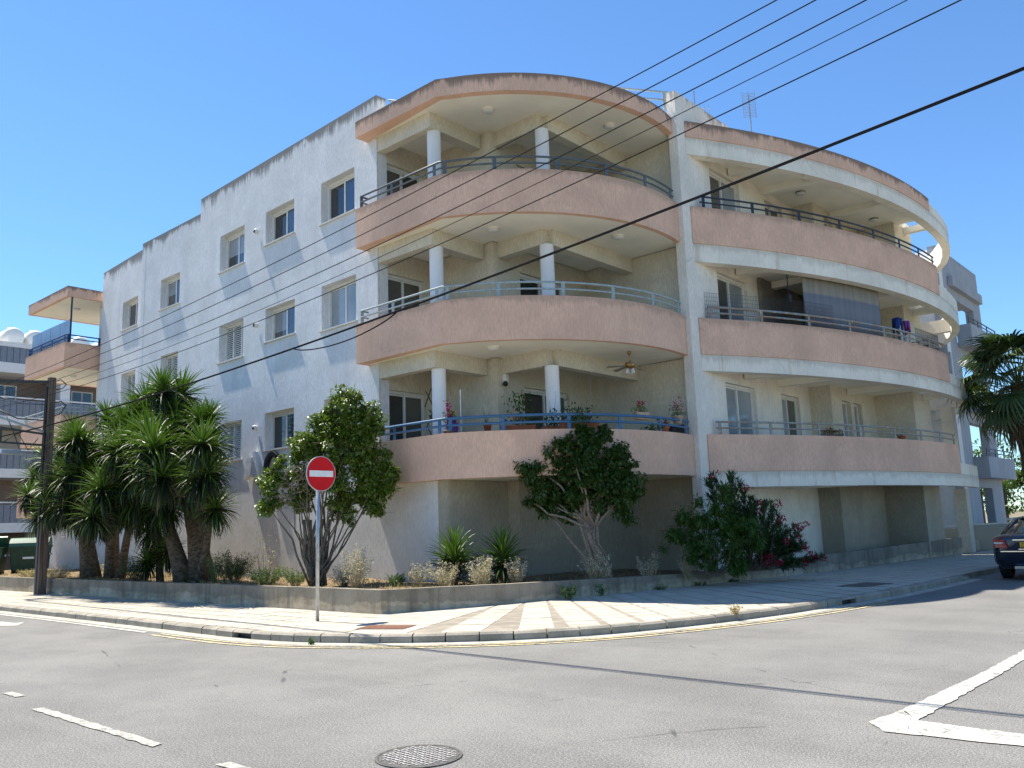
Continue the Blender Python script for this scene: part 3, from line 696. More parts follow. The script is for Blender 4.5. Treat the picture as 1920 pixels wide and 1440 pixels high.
# kerb stones
kerb = thing('kerb', None, None, (0, 0, 0), kind='structure')
kp = resample(KS, .5)
start = next(i for i, p in enumerate(kp) if p[0] > -32)
kin = offset_curve(kp, .15)
mb = MB(); mb.band(kp[:start+1], kin[:start+1], -.1, .13); mb.build('kerb_run', M['kerb'], kerb)
drain = {}
for i in range(start, len(kp)-1):
    a, b, c, d = Vector(kp[i]), Vector(kp[i+1]), Vector(kin[i+1]), Vector(kin[i])
    g = .009 if i % 3 else .014; ab = (b-a).normalized()
    a += ab*g; d += ab*g; b -= ab*g; c -= ab*g
    h = .132+random.uniform(-.005, .005); jx = random.uniform(-.006, .006); nx = Vector((ab.y, -ab.x))
    a += nx*jx; b += nx*jx
    if kp[i][1] > 8.6: h *= .55
    is_drain = (abs(kp[i][0]-1.02) < .26 and kp[i][1] < -5) or (abs(kp[i][1]-2.7) < .26 and kp[i][0] > 7)
    z0 = -.05 if not is_drain else .085
    nin = -nx
    a2, b2 = a+nin*.035, b+nin*.035
    mb = MB(); mb.add([(*a, z0), (*b, z0), (*c, z0), (*d, z0), (*a, h-.035), (*b, h-.035), (*a2, h-.006), (*b2, h-.006), (*c, h), (*d, h)],
                      [(0,3,2,1), (0,1,5,4), (4,5,7,6), (6,7,8,9), (1,2,8,7,5), (0,4,6,9,3), (2,3,9,8)])
    o = mb.build('kerb_stone' if not is_drain else 'drain_kerb_stone', M['kerb'], kerb)
    if is_drain:
        q = MB(); q.add([(*(a+nin*.1), -.01), (*(b+nin*.1), -.01), (*(b+nin*.1), .084), (*(a+nin*.1), .084)], [(0,1,2,3)]); q.build('drain_dark_sheet', M['black'], o)  # black sheet standing for the shade inside the drain opening
# planter wall line (outer foot)
PWL = [(-19.5, -3.18), (-14.7, -3.16), (-8.2, -3.12), (-3.1, -3.08), (1.42, -3.04), (1.52, -2.9), (2.17, -1.18), (2.92, 1.29), (3.6, 4.61), (4.4, 8.6)]
PWR = [(4.4, 8.6), (4.75, 12.0), (5.05, 16.0), (5.42, 20.4)]
# pavement base + slabs
pin = [(-60, -3.18)] + PWL + PWR[1:]
base = offset_curve(KS, .12) + [(8.3, 12), (5.5, 40)] + [(4.6, 40), (5.1, 20.5)] + pin[::-1]
mb = MB(); mb.prism(base, -.02, .118); mb.build('pavement_bed', M['joint'], kind='structure')
pav = thing('pavement', None, None, (0, 0, 0), kind='structure')
def clip(poly, P, N):      # keep side where (p-P).N >= 0
    out = []
    for i in range(len(poly)):
        a, b = poly[i], poly[(i+1) % len(poly)]; da = (a-P).dot(N); db = (b-P).dot(N)
        if da >= 0: out.append(a)
        if da*db < 0: out.append(a+(b-a)*(da/(da-db)))
    return out
KC = offset_curve(KS, .165); KCv = [Vector(p) for p in KC]
def inside_kerb(poly):
    c = sum(poly, Vector((0, 0)))/len(poly)
    i0 = min(range(len(KCv)-1), key=lambda i: (KCv[i]-c).length_squared)
    p, q = KCv[i0], KCv[i0+1]; t = (q-p).normalized()
    if (c-p).dot(Vector((-t.y, t.x))) < -.45: return None
    for i in range(max(0, i0-6), min(len(KCv)-1, i0+7)):
        p, q = KCv[i], KCv[i+1]; t = (q-p).normalized(); poly = clip(poly, p, Vector((-t.y, t.x)))
        if len(poly) < 3: return None
    return poly
slabs = []
def strip(P, D, W_, L, rows, We=None):
    """column of slabs starting at P (inner end) running along D, W_ wide to its right, We wide at the kerb end"""
    D = Vector(D).normalized(); Rr = Vector((D.y, -D.x)); P = Vector(P); s = L/rows; We = W_ if We is None else We
    for k in range(rows+2):
        wa = W_+(We-W_)*k/rows; wb = W_+(We-W_)*(k+1)/rows
        q = [P+D*(k*s), P+Rr*wa+D*(k*s), P+Rr*wb+D*((k+1)*s), P+D*((k+1)*s)]
        c = sum(q, Vector((0, 0)))/4; g = .017+random.uniform(0, .005); q = [p+(c-p).normalized()*g*1.4 for p in q]
        q = q if (q[1]-q[0]).cross(q[2]-q[1]) > 0 else q[::-1]
        q = inside_kerb(q)
        if q is None: continue
        area = abs(sum(q[i].cross(q[(i+1) % len(q)]) for i in range(len(q))))/2
        if area < .02: continue
        slabs.append(q)
x = -34.0
while x < 1.40-.01:                       # straight part along the long road
    strip((x+.5, -3.10), (0, -1), .5, 2.5, 5); x += .5
# fan round the corner: columns leave the wall side by side and turn with the kerb, wedges of mortar between
x, y, a = 1.44, -3.02, -88.0
fan_steps = [4, 9, 9, 9, 8, 3.2, 1.8, 1.4, .8, .7, .6]
wall_pts = [(1.42, -3.04), (2.17, -1.18), (2.92, 1.29), (3.6, 4.61), (4.4, 8.6), (4.75, 12.0), (5.05, 16.0), (5.42, 20.4), (5.8, 26)]
def wall_dir(y):
    for p, q in zip(wall_pts, wall_pts[1:]):
        if y < q[1]: return (Vector(q)-Vector(p)).normalized()
    return Vector((0, 1))
i = 0; P_ = Vector((1.44, -3.02))
# each column: its right edge (seen along the run) starts at the wall; the next column starts where this one ends
while P_.y < 25:
    if i < len(fan_steps): a += fan_steps[i]
    else: a = min(-4, a+(.7 if P_.y < 4 else 1.5))
    d = Vector((math.cos(R(a)), math.sin(R(a)))); left = Vector((-d.y, d.x)); wd_ = wall_dir(P_.y)
    w_ = .46; step = w_/max(.3, wd_.dot(left))
    Q = P_+wd_*step                                     # next start point on the wall line
    st = Q-left*0                                       # strip() lays the column to the right of its start point
    prev = fan_steps[i] if i < len(fan_steps) else 1.3
    strip(Q-d*(Q-P_).dot(d)*(1 if (Q-P_).dot(d) > 0 else 0), d, w_, 5.6, 12, w_+(5.6*math.tan(R(prev))*(.9 if i in (0, 1, 2) else .25 if i == 3 else 0)) if i < 4 else w_+(5.6*math.tan(R(fan_steps[i+1] if i+1 < len(fan_steps) else .7))*(.45 if i < 8 else .85)))
    P_ = Q; i += 1
camp = Vector((14.11, -13.55))
def slab_z(): return .122+random.uniform(0, .003)
def dist(q): return (sum(q, Vector((0, 0)))/len(q)-camp).length
slabs.sort(key=dist)
for q in slabs[:290]:
    mb = MB(); mb.prism([(p.x, p.y) for p in q], .09, slab_z()); mb.build('paving_slab', M['slab'], pav)
mb = MB()
for q in slabs[290:]: mb.prism([(p.x, p.y) for p in q], .09, slab_z())
mb.build('paving_slabs', M['slab'], pav, kind='stuff')
# planter retaining wall with a low wall top
pw = thing('planter_wall', 'low weathered concrete retaining wall of the raised flower bed', 'wall', (1.42, -3.04, 0))
def wallband(name, pts, h, t=.17):
    pts2 = smooth_line(pts, 0); P_ = resample(pts2, .3)
    P_ = P_ + [pts2[-1]]
    hs = [h(p) + random.uniform(-.004, .004) for p in P_]
    mb = MB(); inn_ = offset_curve(P_, t); mb.band(P_, inn_, .10, hs); return mb.build(name, M['planter'], pw)
wallband('wall_run', [(-60, -3.2), (-19.5, -3.18), (-14.7, -3.16), (-8.2, -3.12), (-3.1, -3.08), (1.42, -3.04)], lambda p: .56)
def hR(p):
    return .56-.17*min(1, max(0, (p[1]+3)/8.5))+.02*max(0, (p[1]-5.5)/3)
wallband('wall_run', [(1.421, -3.04), (2.17, -1.18), (2.92, 1.29), (3.6, 4.61), (4.39, 8.6)], hR)
wallband('wall_run', [(4.392, 8.6), (4.75, 12.0), (5.05, 16.0), (5.42, 20.4)], lambda p: .55+.012*(p[1]-8.6))
q = MB(); q.box((5.1, 20.2, .1), (5.36, 20.5, .74)); 
# soil bed
def soil_z(x, y): return .47+.05*math.sin(x*1.3+y*.7)*math.sin(y*1.7-x*.4)+.02*math.sin(x*5.1)*math.cos(y*4.3)
mb = MB(); inner = offset_curve([(-30, -3.18)]+PWL+PWR[1:], .15)
back = [(-30, 2.0), (-23.5, 1.99), (-18.6, 1.8), (-12.7, 1.5), (-12.7, .78), (-2.75, .45), (-.5, .4), (-.28, .6), (-.28, 2.5), (.05, 2.6), (1.1, 6.3), (3.0, 6.35), (3.25, 13.37), (3.9, 13.4), (4.0, 17.4), (5.15, 17.45)]
xs = np.arange(-30, 5.6, .3); ys = np.arange(-3.1, 20.2, .3)
def inpoly(x, y, poly):
    c = False; j = len(poly)-1
    for i in range(len(poly)):
        if (poly[i][1] > y) != (poly[j][1] > y) and x < (poly[j][0]-poly[i][0])*(y-poly[i][1])/(poly[j][1]-poly[i][1])+poly[i][0]: c = not c
        j = i
    return c
BED = inner + back[::-1]
cells = MB()
def sz(x, y):
    k = .0
    if y > -1 and x > 1: k = -.12*min(1, (y+1)/6)
    return soil_z(x, y)+k-.02
verts = {}
for xi in xs:
    for yi in ys:
        cx, cy = xi+.15, yi+.15
        if not inpoly(cx, cy, BED): continue
        for px, py in ((xi, yi), (xi+.3, yi), (xi+.3, yi+.3), (xi, yi+.3)):
            kx = (round(px, 2), round(py, 2))
            if kx not in verts: verts[kx] = len(cells.v); cells.v.append((px, py, sz(px, py)))
        cells.f.append(tuple(verts[(round(px, 2), round(py, 2))] for px, py in ((xi, yi), (xi+.3, yi), (xi+.3, yi+.3), (xi, yi+.3)))); cells.m.append(0)
cells.build('soil_bed', M['soil'], kind='structure', smooth=True)
mb = MB(); mb.prism(BED, .0, .36); mb.build('soil_base', M['soil'], kind='structure')
# covers in the ground
mc = thing('manhole_cover', 'round patterned iron manhole cover in the road', 'manhole cover', (9.14, -9.09, 0))
mb = MB(); mb.lathe([(.30, .0095), (.322, .0095), (.322, -.01)], 48, (9.14, -9.09, 0)); mb.build('cover_frame', M['iron'], mc)
mb = MB(); mb.lathe([(1e-4, .0085), (.296, .0085), (.296, -.01)], 48, (9.14, -9.09, 0)); o = mb.build('cover_plate', M['iron'], mc)
mb = MB()
for i in range(-7, 8):
    for j in range(-7, 8):
        x, y = i*.044, j*.044
        if math.hypot(x, y) > .265: continue
        x += 9.14; y -= 9.09
        a = (i+j) % 2; l = .017; t = .0075
        dx, dy = (l, t) if a else (t, l)
        mb.box((x-dx, y-dy, .0088), (x+dx, y+dy, .0135))
        mb.box((x-dy*.9+.012, y-dx*.5+.012, .0088), (x+dy*.9+.012, y+dx*.5+.012, .0125))
mb.build('cover_studs', M['ironpale'], mc, kind='stuff')
t1 = thing('access_cover', 'rusty rectangular cover set in the sunlit corner pavement', 'access cover', (3.15, -4.4, .12))
def rcover(t, c, a, w_, l, mat):
    ca, sa = math.cos(a), math.sin(a)
    P_ = lambda u, v, z: (c[0]+u*ca-v*sa, c[1]+u*sa+v*ca, z)
    mb = MB(); mb.hexa([P_(-w_,-l,.1), P_(w_,-l,.1), P_(w_,l,.1), P_(-w_,l,.1), P_(-w_,-l,.1285), P_(w_,-l,.1285), P_(w_,l,.1285), P_(-w_,l,.1285)]); mb.build('cover_frame', M['iron'], t)
    mb = MB(); w_ -= .03; l -= .03; mb.hexa([P_(-w_,-l,.1), P_(w_,-l,.1), P_(w_,l,.1), P_(-w_,l,.1), P_(-w_,-l,.1315), P_(w_,-l,.1315), P_(w_,l,.1315), P_(-w_,l,.1315)]); mb.build('cover_plate', M[mat], t)
rcover(t1, (3.2, -4.42), R(25), .42, .27, 'rust')
t2 = thing('access_cover', 'dark rectangular cover in the shaded pavement near the parked car', 'access cover', (7.2, 5.7, .12))
rcover(t2, (7.15, 5.75), R(80), .6, .33, 'iron')
# ================================================================== PLANTS
def leaf_quads(P, D, Nn, L, W_, fold=.25):
    """folded leaf: P base (n,3), D unit direction, Nn unit side-normal; 2 quads sharing the midrib"""
    Sd = np.cross(D, Nn); Sd /= np.linalg.norm(Sd, axis=1)[:, None]+1e-9; U_ = np.cross(Sd, D)
    L = np.asarray(L)[:, None] if np.ndim(L) else L; W_ = np.asarray(W_)[:, None] if np.ndim(W_) else W_
    tip = P+D*L; mid = P+D*L*.5
    a = mid+Sd*W_*.5+U_*W_*fold; b = mid-Sd*W_*.5+U_*W_*fold
    n = len(P); V = np.stack([P, a, tip, b], 1).reshape(-1, 3)
    i = np.arange(n)*4; F = np.stack([i, i+1, i+2, i+3], 1)
    T = np.concatenate([np.stack([i, i+1, i+2], 1), np.stack([i, i+2, i+3], 1)])
    return V, T
def unit(a): return a/(np.linalg.norm(a, axis=1)[:, None]+1e-9)
def sph(n): return unit(RNG.normal(size=(n, 3)))
H0 = np.array([hy, -hx, 0.]); F0 = np.array([hx, hy, 0.])      # across / away axes as seen from the road corner
def crown_points(blobs, base, nclump, nleaf, cr, depth=.8):
    """clump centres spread through a set of ellipsoids; returns leaf positions and outward directions"""
    bl = np.array([b[:4] for b in blobs]); wts = bl[:, 3]**2; wts /= wts.sum()
    idx = RNG.choice(len(bl), nclump, p=wts); c = bl[idx]
    o = sph(nclump)*(RNG.random((nclump, 1))**.4)
    C_ = np.array(base)+H0*(c[:, 0:1]+o[:, 0:1]*c[:, 3:4])+F0*(c[:, 1:2]+o[:, 1:2]*c[:, 3:4]*depth)+np.array([0, 0, 1.])*(c[:, 2:3]+o[:, 2:3]*c[:, 3:4])
    k = np.repeat(np.arange(nclump), nleaf); q = sph(len(k)); r = cr*(.45+.85*RNG.random(nclump)**1.5)[k][:, None]
    P = C_[k]+q*r*(RNG.random((len(k), 1))**.35)*np.array([1, 1, .8]); return P, q, C_
def leaves_mesh(name, P, q, L, W_, mat, parent, droop=.4, kind='stuff', mi=None):
    n = len(P); D = unit(q*.8+sph(n)*.7+np.array([0, 0, -droop])); N_ = unit(sph(n)*.6+np.array([0, 0, 1.])+q*.5)
    k_ = .5+.9*RNG.random(n); V, T = leaf_quads(P, D, N_, L*k_, W_*k_*(.7+.5*RNG.random(n)))
    return np_mesh(name, V, T, M[mat] if isinstance(mat, str) else mat, parent, kind=kind, local=False)
def stem_path(a, b, bow=.2, n=5, jit=.04):
    a = np.array(a, float); b = np.array(b, float); out = []
    side = RNG.normal(size=3); side[2] = 0; side /= np.linalg.norm(side)+1e-9
    for i in range(n+1):
        t = i/n; p = a+(b-a)*t+side*bow*math.sin(math.pi*t)+RNG.normal(size=3)*jit*(0 < i < n); out.append(tuple(p))
    return out
def at(base, dx, dz, dy=0.): p = np.array(base)+H0*dx+F0*dy+np.array([0, 0, dz]); return tuple(p)
PX = .01245
def blob(px, py, r, base_px, dy=0.): return ((px-base_px[0])*PX, dy, (base_px[1]-py)*PX*1.02, r*PX)
# ---- ficus tree behind the no-entry sign
T1 = (-2.55, -1.69, .45); bp = (590, 1095)
t = thing('ficus_tree', 'bushy bright green tree with many thin bare stems behind the no-entry sign', 'tree', T1)
bl = [blob(*b, bp, dy) for b, dy in (((650,772,34),0),((612,790,26),.1),((690,800,32),0),((660,815,40),.1),((585,835,24),-.1),((560,850,30),0),((625,850,46),0),((690,855,42),0),((530,880,26),0),((515,905,24),-.1),((565,895,36),.1),((640,905,50),.1),((705,905,40),0),((735,905,10),0),((508,950,13),-.2),((525,940,14),-.1),((560,940,26),.2),((650,955,32),.3),((695,950,26),.1),((712,930,22),0),((652,745,10),0),((600,815,30),0))]
P_, q_, C_ = crown_points(bl, T1, 430, 85, .15)
leaves_mesh('foliage', P_, q_, .085, .05, 'ficus', t)
mb = MB()
for i in range(26):
    c = C_[RNG.integers(len(C_))]; a = at(T1, RNG.uniform(-.12, .25), 0, RNG.uniform(-.15, .15))
    if c[2] < 1.7: continue
    mb.tube(stem_path(a, c, RNG.uniform(-.25, .25), 6, .03), [.024*(1-.8*k/6)+.004 for k in range(7)], 6)
for i in range(5):
    mb.tube(stem_path(at(T1, .03*i-.05, 0), at(T1, .15*i-.25, 1.5), .08, 4), [.06, .055, .05, .045, .035], 7)
mb.tube(stem_path(at(T1, -.1, 0), at(T1, -1.0, 1.75), .1, 5), [.035, .03, .026, .022, .018, .012], 6)
mb.build('trunk', M['twig'], t, smooth=True, kind='stuff')
mb = MB()
for i in range(240):
    c = C_[RNG.integers(len(C_))]; d = sph(1)[0]*.35; mb.tube([tuple(c-d*.2), tuple(c+d*np.array([1, 1, .6]))], [.006, .002], 4, False)
for i in range(100):                    # bare twig tangle on the left and low in the crown
    c = np.array(at(T1, RNG.uniform(-.75, -.05), RNG.uniform(1.7, 2.7), -.35)); d = sph(1)[0]*.28; mb.tube([tuple(c), tuple(c+d*.6+RNG.normal(size=3)*.04), tuple(c+d)], [.006, .005, .002], 4, False)
mb.build('twigs', M['twigpale'], t, kind='stuff')
# ---- dark tree in front of the curved balcony
T2 = (2.73, 2.37, .38); bp = (1145, 1078); PX = .0122
t = thing('ficus_tree', 'dark green tree with a leaning pale trunk under the curved corner balcony', 'tree', T2)
bl = [blob(*b, bp, dy) for b, dy in (((1108,800,12),0),((1112,818,20),0),((1065,835,30),0),((1120,850,40),0),((1175,850,20),0),((1050,870,34),.1),((1100,890,46),0),((1160,885,36),.1),((995,872,10),-.2),((1015,880,16),-.1),((1020,915,30),0),((1075,925,40),.2),((1140,920,40),0),((1190,905,24),0),((1205,875,12),0),((1200,925,16),0),((1000,935,12),0),((1040,945,20),.1),((1080,955,16),.2),((1175,950,14),0),((1187,968,7),0),((1150,812,12),0))]
P_, q_, C_ = crown_points(bl, T2, 400, 85, .15)
leaves_mesh('foliage', P_, q_, .09, .05, 'ficusdark', t, droop=.8)
mb = MB()
trk = [at(T2, 0, 0), at(T2, -.14, .45), at(T2, -.38, .95), at(T2, -.45, 1.3)]
mb.tube(trk, [.14, .10, .09, .08], 10)
mb.tube([at(T2, -.12, .1, -.06), at(T2, -.4, .6, -.05), at(T2, -.55, 1.2), at(T2, -.5, 1.7)], [.07, .05, .045, .03], 8)
mb.tube([at(T2, -.05, .1, -.1), at(T2, -.5, .5, -.1), at(T2, -.85, .95), at(T2, -1.25, 1.55)], [.05, .04, .03, .02], 7)
mb.tube([at(T2, 0, .1, .1), at(T2, -.2, .6, .08), at(T2, -.2, 1.2)], [.07, .06, .05], 7)
for i in range(18):
    c = C_[RNG.integers(len(C_))]; a = trk[3] if i % 2 else at(T2, -.25, 1.15); mb.tube(stem_path(a, c, RNG.uniform(-.15, .15), 5, .03), [.035*(1-.7*k/5)+.005 for k in range(6)], 6)
for i in range(6):
    mb.tube([at(T2, RNG.uniform(-.35, .05), RNG.uniform(.2, .5), -.1), at(T2, RNG.uniform(-.5, -.25), 1.2, -.08)], [.015, .01], 5)
mb.build('trunk', M['twigpale'], t, smooth=True, kind='stuff')
# ---- green shrub and oleander
T3 = (4.16, 4.3, .38); bp = (1320, 1070); PX = .0132
t = thing('leafy_shrub', 'mid green feathery shrub left of the red flowering oleander', 'shrub', T3)
bl = [blob(*b, bp, dy) for b, dy in (((1362,928,16),0),((1362,945,16),0),((1320,955,20),0),((1290,975,22),0),((1335,975,28),0),((1375,985,30),0),((1265,1000,16),0),((1245,1020,10),-.1),((1300,1010,30),0),((1350,1020,34),0),((1390,1010,24),0),((1310,1045,26),0),((1365,1050,26),0),((1405,985,18),.2))]
P_, q_, C_ = crown_points(bl, T3, 150, 70, .15); leaves_mesh('foliage', P_, q_, .11, .032, 'shrub', t, droop=.7)
mb = MB()
for i in range(22): mb.tube(stem_path(at(T3, RNG.uniform(-.1, .3), 0, .1), C_[RNG.integers(len(C_))], .1, 4), [.02, .016, .012, .008, .004], 5)
mb.build('stems', M['twig'], t, kind='stuff')
T4 = (4.5, 5.9, .40); bp = (1430, 1058); PX = .0138
t = thing('oleander_bush', 'tall oleander with dark narrow leaves and crimson flowers', 'shrub', T4)
tips = [(1362,902),(1378,894),(1405,888),(1366,896),(1512,1030),(1528,1040),(1540,1046),(1503,990),(1515,992),(1475,950),(1442,945),(1400,905),(1385,915),(1412,900),(1372,925),(1395,925),(1420,915),(1440,940),(1450,950),(1430,955),(1465,965),(1478,975),(1490,985),(1455,985),(1440,1000),(1500,1000),(1515,1010),(1520,1030),(1535,1045),(1480,1010),(1495,1025),(1470,1030),(1455,1020),(1430,1020),(1410,960),(1395,950),(1405,985),(1420,990),(1445,1035),(1500,1045),(1385,940),(1425,935),(1448,965),(1462,1000),(1485,1045),(1510,1020),(1418,1005),(1400,1030),(1410,1045)]
mb = MB(); LV = []; LT = []; nv = 0
for (tx, ty) in tips*2:
    tx += RNG.uniform(-8, 8); ty += RNG.uniform(-8, 8)
    tip = np.array(at(T4, (tx-bp[0])*PX, (bp[1]-ty)*PX, RNG.uniform(-.35, .35))); b0 = np.array(at(T4, RNG.uniform(-.4, .4), 0, RNG.uniform(-.2, .2)))
    path = stem_path(b0, tip, .12, 6, .02); mb.tube(path, [.012-.0014*k for k in range(7)], 5)
    pa = np.array(path); n = 110; tt = 1-RNG.random(n)**1.3*.55; k = np.minimum((tt*6).astype(int), 5); fr = (tt*6-k)[:, None]
    P_ = pa[k]*(1-fr)+pa[k+1]*fr; ax = unit(pa[k+1]-pa[k]); D = unit(sph(n)*np.array([1, 1, .5])+ax*.7+np.array([0, 0, .15]))
    V, T = leaf_quads(P_, D, unit(sph(n)*.4+np.array([0, 0, 1.])), .13+.09*RNG.random(n), .024+.010*RNG.random(n), .1)
    LV.append(V); LT.append(T+nv); nv += len(V)
mb.build('stems', M['twig'], t, kind='stuff'); np_mesh('foliage', np.concatenate(LV), np.concatenate(LT), M['oleander'], t, kind='stuff', local=False)
for (fx, fy, r, nf) in [(1420,916,.10,40),(1360,895,.06,14),(1374,888,.05,12),(1440,942,.07,18),(1471,945,.10,34),(1473,972,.13,40),(1503,986,.12,44),(1517,982,.07,20),(1482,1010,.09,26),(1505,1003,.07,18),(1512,1020,.09,30),(1519,1032,.07,22),(1449,1040,.16,70),(1466,1045,.08,30),(1513,1046,.1,32),(1543,1041,.09,28),(1389,1005,.06,18),(1425,1010,.05,10),(1528,1038,.06,16),(1440,957,.06,14)]:
    c = np.array(at(T4, (fx-bp[0])*PX, (bp[1]-fy)*PX, -.42+RNG.uniform(-.05, .1))); n = nf; r *= .85; q = sph(n); P_ = c+q*r*(RNG.random((n, 1))**.4)
    V, T = leaf_quads(P_, unit(q+sph(n)*.8), sph(n), .05, .045, .2); np_mesh('flower_head', V, T, M['pink'], t, local=False)
# ---- yuccas
def yleaf(L, W_, bend, mats=None, n=4):
    """one sword leaf along +x, bending down"""
    V = []; F = []
    for i in range(n+1):
        s = i/n; ang = -bend*s*s; x = L*s*math.cos(ang*.6); z = L*s*math.sin(ang*.6)-0.0
        w_ = W_*(.75+.6*s*(1-s)*1.8)*(1-s**3)+.0015
        V += [(x, -w_/2, z+w_*.22), (x, 0, z-w_*.12), (x, w_/2, z+w_*.22)]
    for i in range(n):
        a = 3*i; F += [(a, a+1, a+4, a+3), (a+1, a+2, a+5, a+4)]
    return np.array(V), np.array(F)
YL_ = {}
def rosette_arrays(nl, L, W_, lo, hi, seed, droop=1.):
    rg = np.random.default_rng(seed); VV = []; FF = []; MI = []; nv = 0
    for i in range(nl):
        t = i/nl; el = R(hi+(lo-hi)*t**.85+rg.uniform(-7, 7)); az = i*2.39996+rg.uniform(-.2, .2)
        l = L*rg.uniform(.8, 1.08)*(.8 if t < .1 else 1); v, f = yleaf(l, W_*rg.uniform(.85, 1.1), (.25+.75*t)*droop*rg.uniform(.5, 1.2))
        ce, se = math.cos(el), math.sin(el); x = v[:, 0]*ce-v[:, 2]*se; z = v[:, 0]*se+v[:, 2]*ce; y = v[:, 1]
        ca, sa = math.cos(az), math.sin(az); vv = np.stack([x*ca-y*sa, x*sa+y*ca, z-.25*t*L*.5], 1)
        VV.append(vv); FF.append(f+nv); nv += len(vv); MI += [0 if (el > R(2) or rg.random() < .15) else (2 if (t > .93 and rg.random() < .5) else 1)]*len(f)
    return np.concatenate(VV), np.concatenate(FF), MI
proto_heads = []
for k in range(4):
    V, F, MI = rosette_arrays(150, .82, .046, -80, 86, 20+k, .8)
    me_o = np_mesh('proto', V, F, [M['yucca'], M['yuccadark'], M['deadleaf']], None, mi=MI); proto_heads.append(me_o.data); bpy.data.objects.remove(me_o)
def head(parent, p, s, tilt=(0, 0)):
    o = bpy.data.objects.new('leaf_head', random.choice(proto_heads)); COL.objects.link(o); o.parent = parent
    o.location = Vector(p)-OFF[parent.name]; o.rotation_euler = (tilt[0], tilt[1], random.uniform(0, 6.28)); o.scale = (s, s, s*random.uniform(.92, 1.05)); return o
def yp(px, py, Y):      # building-frame point for a picture position at distance plane y=Y (fixed numbers, see heads below)
    return None
Yb = [((-13.6, -1.9), 'broad many-headed yucca clump beside the utility pole', [((-14.05, -1.9, .4), (-14.5, -1.9, 1.6), (-15.1, -1.85, 2.9), .27, .19), ((-13.15, -1.7, .4), (-13.0, -1.8, 1.4), (-12.85, -1.8, 2.6), .17, .11), ((-12.6, -1.65, .4), (-12.45, -1.6, 1.3), (-12.1, -1.6, 2.4), .14, .10), ((-13.6, -1.4, .4), (-14.2, -1.2, 2.2), (-14.6, -1.2, 4.2), .17, .12)]),
      ((-8.2, -1.8), 'tallest yucca clump leaning in front of the long white wall', [((-8.2, -1.85, .4), (-8.8, -1.9, 1.5), (-9.6, -1.95, 2.7), .23, .15), ((-7.95, -1.5, .4), (-8.3, -1.5, 1.8), (-8.9, -1.5, 3.4), .30, .20), ((-7.75, -1.7, .4), (-7.3, -1.75, 1.3), (-7.0, -1.8, 2.6), .12, .07), ((-8.4, -1.2, .4), (-9.4, -1.2, 2.6), (-10.3, -1.3, 4.6), .2, .12)])]
HD = {0: [(-19.3,-1.9,4.0,.9),(-18.6,-2.3,3.3,.8),(-18.5,-1.2,4.3,.9),(-17.4,-2.2,4.5,1.),(-17.3,-1.9,3.5,.95),(-16.6,-1.7,5.35,1.),(-16.4,-2.3,3.5,1.),(-15.9,-1.5,4.6,1.),(-15.4,-2.2,4.9,1.05),(-15.3,-1.1,5.75,1.),(-15.1,-2.3,3.75,1.05),(-14.3,-2.1,4.3,1.1),(-14.2,-2.5,3.3,1.1),(-13.5,-2.3,3.75,1.1),(-13.0,-1.7,4.9,1.1),(-13.3,-2.5,2.9,1.05),(-12.3,-2.4,3.2,1.05),(-12.2,-1.9,4.1,1.1),(-12.0,-2.2,2.6,1.),(-15.7,-2.0,2.95,.95),(-17.0,-1.4,2.95,.85),(-14.7,-2.3,4.9,1.),(-13.9,-2.4,4.6,1.),(-16.1,-2.2,4.2,1.),(-13.1,-2.3,4.2,1.05),(-11.8,-2.0,3.6,1.),(-12.6,-1.6,4.7,1.),(-14.6,-1.4,3.0,.95),(-13.6,-1.2,5.4,1.)],
      1: [(-11.2,-1.7,5.75,1.05),(-10.3,-1.6,6.0,1.1),(-9.4,-1.5,5.75,1.1),(-11.6,-2.1,5.0,1.05),(-10.5,-2.2,5.2,1.1),(-9.7,-2.3,4.7,1.15),(-8.8,-1.9,5.0,1.1),(-11.0,-2.5,4.3,1.1),(-9.9,-2.6,3.9,1.15),(-8.9,-2.5,4.1,1.15),(-10.6,-2.6,3.3,1.15),(-9.4,-2.5,3.1,1.1),(-8.5,-2.3,3.3,1.05),(-8.2,-1.8,4.3,1.),(-7.5,-1.9,4.75,.95),(-6.9,-2.0,4.75,.9),(-7.0,-2.1,4.1,.95),(-6.7,-2.1,3.5,.95),(-7.3,-2.0,3.2,.9),(-11.2,-2.1,3.5,1.),(-9.8,-1.7,2.6,.95),(-8.0,-2.0,3.6,.9),(-9.3,-2.4,4.4,1.1),(-10.8,-2.0,5.4,1.),(-10.2,-2.4,4.6,1.1),(-8.3,-2.2,4.6,1.),(-9.9,-2.5,2.8,1.),(-11.6,-1.9,4.2,1.)]}
